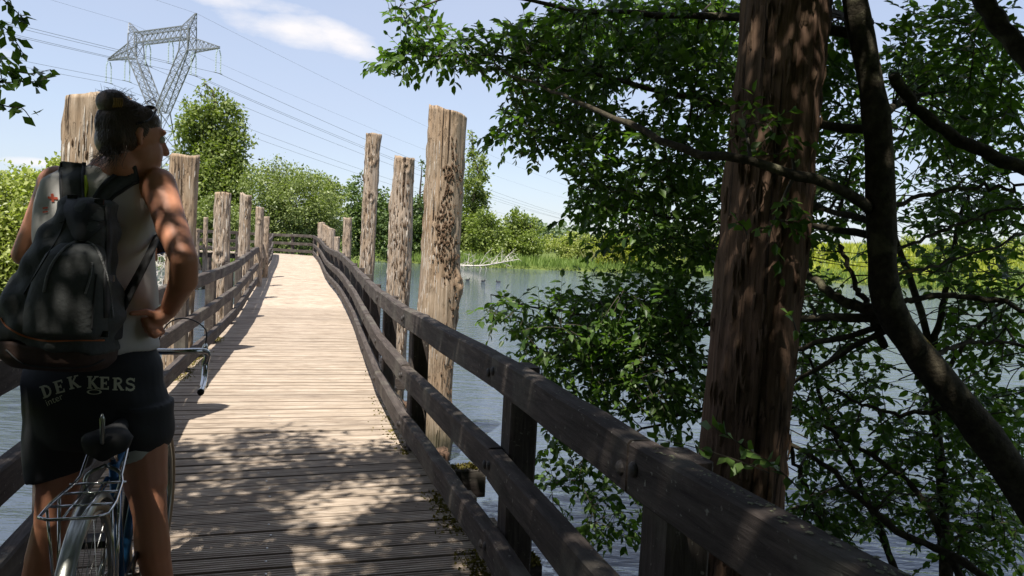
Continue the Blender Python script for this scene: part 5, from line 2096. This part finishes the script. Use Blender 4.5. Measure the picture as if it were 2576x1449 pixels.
pb = blob_mesh([('loft', [pring(226, 500, 2.32, 52, .035), pring(222, 512, 2.31, 72, .05), pring(213, 545, 2.30, 74, .07), pring(190, 620, 2.28, 92, .092), pring(168, 700, 2.265, 117, .108), pring(158, 770, 2.26, 139, .115), pring(146, 830, 2.26, 146, .115, 2.8, -.12), pring(142, 862, 2.26, 144, .11, 2.8, -.12)])], .0065, 5)
co = np.empty(len(pb.vertices) * 3)
pb.vertices.foreach_get('co', co)
co = co.reshape(-1, 3)
nrm = np.empty(len(pb.vertices) * 3)
pb.vertices.foreach_get('normal', nrm)
nrm = nrm.reshape(-1, 3)
co += nrm * (.006 * np.sin(co[:, 0] * 24 + co[:, 2] * 31) + .004 * np.sin(co[:, 2] * 66 - co[:, 0] * 34) + .003 * np.sin(co[:, 0] * 80 + co[:, 2] * 41))[:, None]
pb.vertices.foreach_set('co', co.ravel())
packbody = link('main_compartment', pb, 'pack_grey', pack, True)
pl = blob_mesh([('loft', [pring(142, 858, 2.262, 143, .112, 2.8, -.12), pring(142, 895, 2.262, 137, .108, 2.8, -.08), pring(148, 922, 2.262, 112, .085, 2.6, -.03)])], .0065, 4)
bottom = link('base_panel', pl, 'pack_brown', pack, True)
pk = blob_mesh([('loft', [pring(204, 612, 2.222, 40, .05), pring(196, 640, 2.205, 66, .07), pring(184, 700, 2.195, 86, .075), pring(172, 770, 2.19, 96, .075), pring(164, 835, 2.19, 98, .07), pring(162, 850, 2.20, 94, .05)])], .0065, 4)
pocket = link('front_pocket', pk, 'pack_grey', pack, True)
bp = bvh_of(packbody, pocket, bottom)


def zip_line(pts, name='zipper', mat='zipper', w=5, lift=.002, par=None, r=None):
    mb = MB()
    P = spline([(x, y, 0) for x, y in pts], len(pts) * 7)
    pp_ = [cast(bp, x, y, lift) for x, y, _ in P]
    mb.tube(pp_, r or w / 2 * 2.2 / FPX, 6)
    return mb.build(name, mat, par or pack, True)


zip_line([(110, 735), (120, 690), (140, 650), (170, 618), (205, 606), (240, 622), (262, 670), (276, 730), (284, 800)], w=7)
zip_line([(232, 660), (226, 700), (214, 740)], 'zip_pull', 'zipper', 5)
zip_line([(243, 690), (236, 760), (232, 830)], 'pocket_seam', 'pack_black', 4)
zip_line([(2, 800), (18, 822), (60, 845), (120, 858), (190, 856), (262, 856)], 'piping', 'pack_orange', 5, .001)
zip_line([(15, 880), (60, 915), (140, 925), (220, 922), (262, 905)], 'base_seam', 'pack_black', 5, .001)
# dark lid flap
mb = MB()
strip(mb, bp, [(226, 506), (216, 540), (205, 585), (200, 608)], [110, 120, 78, 26], .006, 14)
o = mb.build('lid_flap', 'pack_black', pack, True)
sol = o.modifiers.new('thick', 'SOLIDIFY')
sol.thickness = .004
# straps over the shoulders, and the adjuster strap under the arm
bt2 = bvh_of(tank, body)


def strap(pts, w, mat, name='shoulder_strap', lift=.012, tree_=None, edge_mat=True):
    mb = MB()
    strip(mb, tree_ or bt, pts, w, lift, 16)
    o = mb.build(name, mat, pack, True)
    s_ = o.modifiers.new('thick', 'SOLIDIFY')
    s_.thickness = .009
    s_.offset = -1
    return o


strap([(182, 408), (180, 430), (180, 462), (182, 505)], [56, 58, 58, 58], 'pack_grey')
strap([(348, 438), (324, 444), (298, 458), (270, 484), (248, 514)], [34, 44, 47, 46, 44], 'pack_grey')
for o1, o2 in ((-10, -21), (10, 21)):
    strap([(340 + o1, 442 + o2 * .7), (324 + o1, 446 + o2 * .85), (298 + o1, 460 + o2), (270 + o1 * 1.3, 482 + o2 * .8), (248 + o1 * 1.3, 514 + o2 * .8)], 7, 'pack_black', 'strap_edge', .0145)
for off in (-28, 28):
    strap([(182 + off, 408), (180 + off, 430), (180 + off, 462), (182 + off, 505)], 7, 'pack_black', 'strap_edge', .014)
strap([(214, 440), (214, 465), (210, 495)], [6, 12, 9], 'pack_lime', 'lime_tab', .013)
ad = [A3(398, 590, 2.50), A3(372, 650, 2.40), A3(330, 730, 2.34), A3(292, 800, 2.30), A3(268, 838, 2.28)]
P = spline(ad, 16)
mb = MB()
v = []
for i, p in enumerate(P):
    wd = np.interp(i, [0, 8, 15], [.012, .020, .027])
    v += [p + np.array([-wd, 0, -wd * .55]), p + np.array([wd, 0, wd * .55])]
mb.add(v, [(2 * i, 2 * i + 1, 2 * i + 3, 2 * i + 2) for i in range(15)])
o = mb.build('adjuster_strap', 'pack_black', pack, True)
o.modifiers.new('thick', 'SOLIDIFY').thickness = .004
mb = MB()
strip(mb, bp, [(272, 520), (276, 600), (270, 700), (270, 800)], 14, .006, 14)
o = mb.build('side_strap', 'pack_black', pack, True)
o.modifiers.new('thick', 'SOLIDIFY').thickness = .003
for bx_, by_ in ((262, 840), (276, 700), (182, 498), (250, 508)):
    mb = MB()
    mb.box(cast(bp, bx_, by_, .010), (.013, .004, .009))
    mb.build('buckle', 'phone_black', pack)
zip_line([(150, 560), (200, 548), (262, 560)], 'seam', 'pack_black', 4, .001)
zip_line([(60, 740), (90, 690), (120, 640), (150, 590), (165, 545)], 'seam', 'pack_black', 4, .001)
sp_ = blob_mesh([('loft', [pring(276, 765, 2.30, 22, .03), pring(276, 800, 2.30, 27, .045), pring(274, 855, 2.30, 25, .045)])], .005, 2)
link('side_pocket', sp_, 'pack_black', pack, True)

# ------------------------------------------------------------------ bicycle (built in its own frame: +x forward, z up)
RA = np.array([-1.085, 1.95])
FA = np.array([-1.385, 2.93])
bd = FA - RA
WB = np.linalg.norm(bd)
bike = tag(empty('bicycle', (RA[0], RA[1], 0), math.atan2(bd[1], bd[0]), True), 'old blue touring bicycle with chrome mudguard, wire rack and drop handlebar', 'bicycle')
WR = .335


def wheel(cx, steer=0.0):
    M = Matrix.Translation((cx, 0, WR)) @ Matrix.Rotation(steer, 4, 'Z')
    n = 56

    def tor(R, r, name, mat, rz=None, sides=10):
        a = np.arange(n) * 2 * PI / n
        mbv, mbf = [], []
        for i in range(n):
            for k in range(sides):
                b_ = 2 * PI * k / sides
                rr = R + r * math.cos(b_)
                mbv.append((rr * math.cos(a[i]), (rz or r) * math.sin(b_), rr * math.sin(a[i])))
        for i in range(n):
            for k in range(sides):
                mbf.append((i * sides + k, i * sides + (k + 1) % sides, ((i + 1) % n) * sides + (k + 1) % sides, ((i + 1) % n) * sides + k))
        m_ = MB()
        m_.add(mbv, mbf)
        return m_.build(name, mat, None, True)
    root = tor(.320, .0155, 'wheel', 'sidewall')
    root.parent = bike
    root.matrix_basis = M
    for args in ((.3275, .0105, 'tread', 'rubber', .0125), (.300, .009, 'rim', 'chrome_worn', .011)):
        o = tor(*args)
        o.parent = root
    m_ = MB()
    m_.tube([(0, -.045, 0), (0, -.03, 0), (0, .03, 0), (0, .045, 0)], [.012, .02, .02, .012], 10)
    o = m_.build('hub', 'chrome_worn', None, True)
    o.parent = root
    m_ = MB()
    for i in range(36):
        a = 2 * PI * i / 36
        b_ = a + (.42 if i % 4 < 2 else -.42)
        s_ = .028 if i % 2 else -.028
        m_.tube([(.02 * math.cos(b_), s_, .02 * math.sin(b_)), (.295 * math.cos(a), 0, .295 * math.sin(a))], .0011, 4, False)
    o = m_.build('spokes', 'chrome', None)
    o.parent = root
    o['kind'] = 'stuff'
    return root


wheel(0)
wheel(WB, -.10)


def bpart(name, mat, fn, smooth=True, parent=bike):
    m_ = MB()
    fn(m_)
    o = m_.build(name, mat, None, smooth)
    o.parent = parent
    return o


HT0, HT1 = np.array([WB - .16, 0, .62]), np.array([WB - .20, 0, .80])
BBK = np.array([.43, 0, .28])
ST = np.array([.30, 0, .70])
bpart('frame', 'bike_blue', lambda m_: [m_.tube([BBK, ST], .0145, 10), m_.tube([ST - np.array([0, 0, .02]), HT1 - np.array([0, 0, .03])], .0135, 10), m_.tube([BBK, HT0 + np.array([0, 0, .03])], .015, 10), m_.tube([HT0 - np.array([0, 0, .01]), HT1], .018, 10)] + [m_.tube([np.array([0, .06 * sg, WR]), BBK + np.array([-.04, .02 * sg, 0]), BBK], .009, 8) for sg in (-1, 1)] + [m_.tube([np.array([0, .06 * sg, WR]), np.array([.12, .045 * sg, .56]), ST + np.array([.01, .018 * sg, -.05])], .0075, 8) for sg in (-1, 1)])
bpart('fork', 'bike_blue', lambda m_: [m_.tube(spline([np.array([WB, .05 * sg, WR]), np.array([WB - .06, .05 * sg, .46]), np.array([WB - .13, .045 * sg, .58]), HT0 + np.array([0, .02 * sg, 0])], 10), .010, 8) for sg in (-1, 1)])
bpart('seat_post', 'chrome', lambda m_: m_.tube([ST, ST + np.array([-.03, 0, .07])], .0125, 10))


def saddle_fn(m_):
    rings = []
    for x, w, z in [(-.02, .02, .785), (.0, .060, .795), (.04, .068, .80), (.10, .050, .795), (.16, .028, .792), (.24, .02, .788), (.255, .008, .782)]:
        rings.append([(x + .17, w * math.cos(a), z + .022 * math.sin(a) - (.018 if math.sin(a) < 0 else 0)) for a in np.arange(12) * 2 * PI / 12])
    v = np.array(rings).reshape(-1, 3)
    f = [(j * 12 + i, j * 12 + (i + 1) % 12, (j + 1) * 12 + (i + 1) % 12, (j + 1) * 12 + i) for j in range(6) for i in range(12)]
    f += [tuple(range(11, -1, -1)), tuple(72 + i for i in range(12))]
    m_.add(v, f)


sad = bpart('saddle', 'saddle_black', saddle_fn)
bpart('saddle_rail', 'chrome', lambda m_: [m_.tube([(.18, .03 * sg, .77), (.25, .022 * sg, .765), (.37, .012 * sg, .77)], .0035, 6) for sg in (-1, 1)], parent=sad)


def fender_fn(m_):
    n, k = 40, 9
    v = []
    for i in range(n + 1):
        a = math.radians(20 + 165 * i / n)          # from front of the wheel over the top to the back
        for j in range(k):
            b_ = -1.25 + 2.5 * j / (k - 1)
            R = .345 + .012 * math.cos(b_) - (.010 if abs(b_) > 1.1 else 0)
            v.append((R * math.cos(a), .0225 * math.sin(b_), WR + R * math.sin(a)))
    m_.add(v, [(i * k + j, i * k + j + 1, (i + 1) * k + j + 1, (i + 1) * k + j) for i in range(n) for j in range(k - 1)])


fen = bpart('mudguard', 'chrome_worn', fender_fn)
bpart('mudguard_stay', 'chrome', lambda m_: [m_.tube([(0, .06 * sg, WR), (-.26, .03 * sg, WR + .23)], .0028, 6) for sg in (-1, 1)], parent=fen)
RZ = .70


def rack_fn(m_):
    out = [(.235, .045, .765), (.225, .05, .76), (.13, .052, RZ + .01), (.10, .06, RZ), (-.06, .075, RZ), (-.155, .075, RZ), (-.175, .05, RZ), (-.175, -.05, RZ), (-.155, -.075, RZ), (-.06, -.075, RZ), (.10, -.06, RZ), (.13, -.052, RZ + .01), (.225, -.05, .76), (.235, -.045, .765)]
    m_.tube(out + [(.235, .045, .765)], .0042, 7)
    for x in (.10, .02, -.08):
        m_.tube([(x, -.07, RZ), (x, .07, RZ)], .0035, 6)
    m_.tube([(.10, -.02, RZ), (-.175, -.02, RZ)], .003, 6)
    m_.tube([(.10, .02, RZ), (-.175, .02, RZ)], .003, 6)
    for sg in (-1, 1):
        m_.tube([(.0, .07 * sg, RZ), (0, .068 * sg, WR)], .0042, 7)
        m_.tube([(-.10, .072 * sg, RZ), (0, .068 * sg, WR)], .0035, 6)


bpart('rack', 'chrome', rack_fn)
bpart('brake_caliper', 'chrome_worn', lambda m_: [m_.tube(spline([(.20, .0, .72), (.17, .045 * sg, .70), (.15, .035 * sg, .64)], 8), .006, 6) for sg in (-1, 1)])
bpart('rear_reflector', 'chrome_worn', lambda m_: m_.tube([(.135, 0, .885), (.138, 0, .87), (.145, 0, .80), (.15, 0, .795)], [.002, .007, .006, .002], 8))
bpart('stem', 'chrome', lambda m_: m_.tube(spline([HT1, HT1 + np.array([-.02, 0, .10]), HT1 + np.array([-.015, 0, .135]), HT1 + np.array([.06, 0, .15])], 10), .0125, 9))
HB = HT1 + np.array([.06, 0, .15])
hb = empty('hb', (0, 0, 0))
bpy.data.objects.remove(hb)


def bar_fn(m_):
    for sg in (-1, 1):
        pts = [HB, HB + np.array([0, .10 * sg, 0]), HB + np.array([.015, .165 * sg, 0]), HB + np.array([.055, .20 * sg, -.012]), HB + np.array([.075, .192 * sg, -.06]), HB + np.array([.045, .192 * sg, -.11]), HB + np.array([-.02, .192 * sg, -.135]), HB + np.array([-.075, .192 * sg, -.14])]
        m_.tube(spline(pts, 40), .0122, 10)


hbar = bpart('handlebar', 'chrome', bar_fn)
for sg in (-1, 1):
    bpart('bar_plug', 'cable_black', lambda m_: m_.tube([HB + np.array([-.073, .192 * sg, -.14]), HB + np.array([-.079, .192 * sg, -.1402])], .0128, 10), parent=hbar)
    bpart('brake_lever', 'chrome_worn', lambda m_: [m_.tube(spline([HB + np.array([.06, .190 * sg, -.005]), HB + np.array([.085, .190 * sg, .012]), HB + np.array([.11, .190 * sg, -.03]), HB + np.array([.10, .190 * sg, -.10]), HB + np.array([.07, .20 * sg, -.15])], 14), np.linspace(.011, .005, 14), 7)], parent=hbar)
    bpart('brake_cable', 'cable_black', lambda m_: m_.tube(spline([HB + np.array([.085, .190 * sg, .012]), HB + np.array([.08, .19 * sg, .075]), HB + np.array([.05, .13 * sg, .12]), HB + np.array([.03, .06 * sg, .10]), HB + np.array([.02, .01 * sg, -.02])], 18), .0027, 6), parent=hbar)


def crank_fn(m_):
    m_.tube([BBK + np.array([0, -.055, 0]), BBK + np.array([0, .055, 0])], .018, 10)
    a = .5
    for sg in (-1, 1):
        e = BBK + np.array([math.cos(a) * .165 * sg, .062 * sg, math.sin(a) * .165 * sg])
        m_.tube([BBK + np.array([0, .06 * sg, 0]), e], .009, 8)


cr = bpart('crankset', 'chrome_worn', crank_fn)
for sg in (-1, 1):
    e = BBK + np.array([math.cos(.5) * .165 * sg, .10 * sg, math.sin(.5) * .165 * sg])
    bpart('pedal', 'rubber', lambda m_: m_.box(e, (.04, .035, .011)), False, cr)


def ring_fn(m_):
    n = 40
    v = []
    for i in range(n):
        a = 2 * PI * i / n
        for R, y in ((.088, -.045), (.088, -.049), (.062, -.049), (.062, -.045)):
            v.append(BBK + np.array([R * math.cos(a), y, R * math.sin(a)]))
    m_.add(v, [(i * 4 + k, i * 4 + (k + 1) % 4, ((i + 1) % n) * 4 + (k + 1) % 4, ((i + 1) % n) * 4 + k) for i in range(n) for k in range(4)])


bpart('chainring', 'chrome_worn', ring_fn, False, cr)
bpart('chain', 'bolt_metal', lambda m_: [m_.tube([(0, -.047, WR + .035), BBK + np.array([0, -.047, .088])], .004, 4), m_.tube([(0, -.047, WR - .035), BBK + np.array([0, -.047, -.088])], .004, 4)], False)
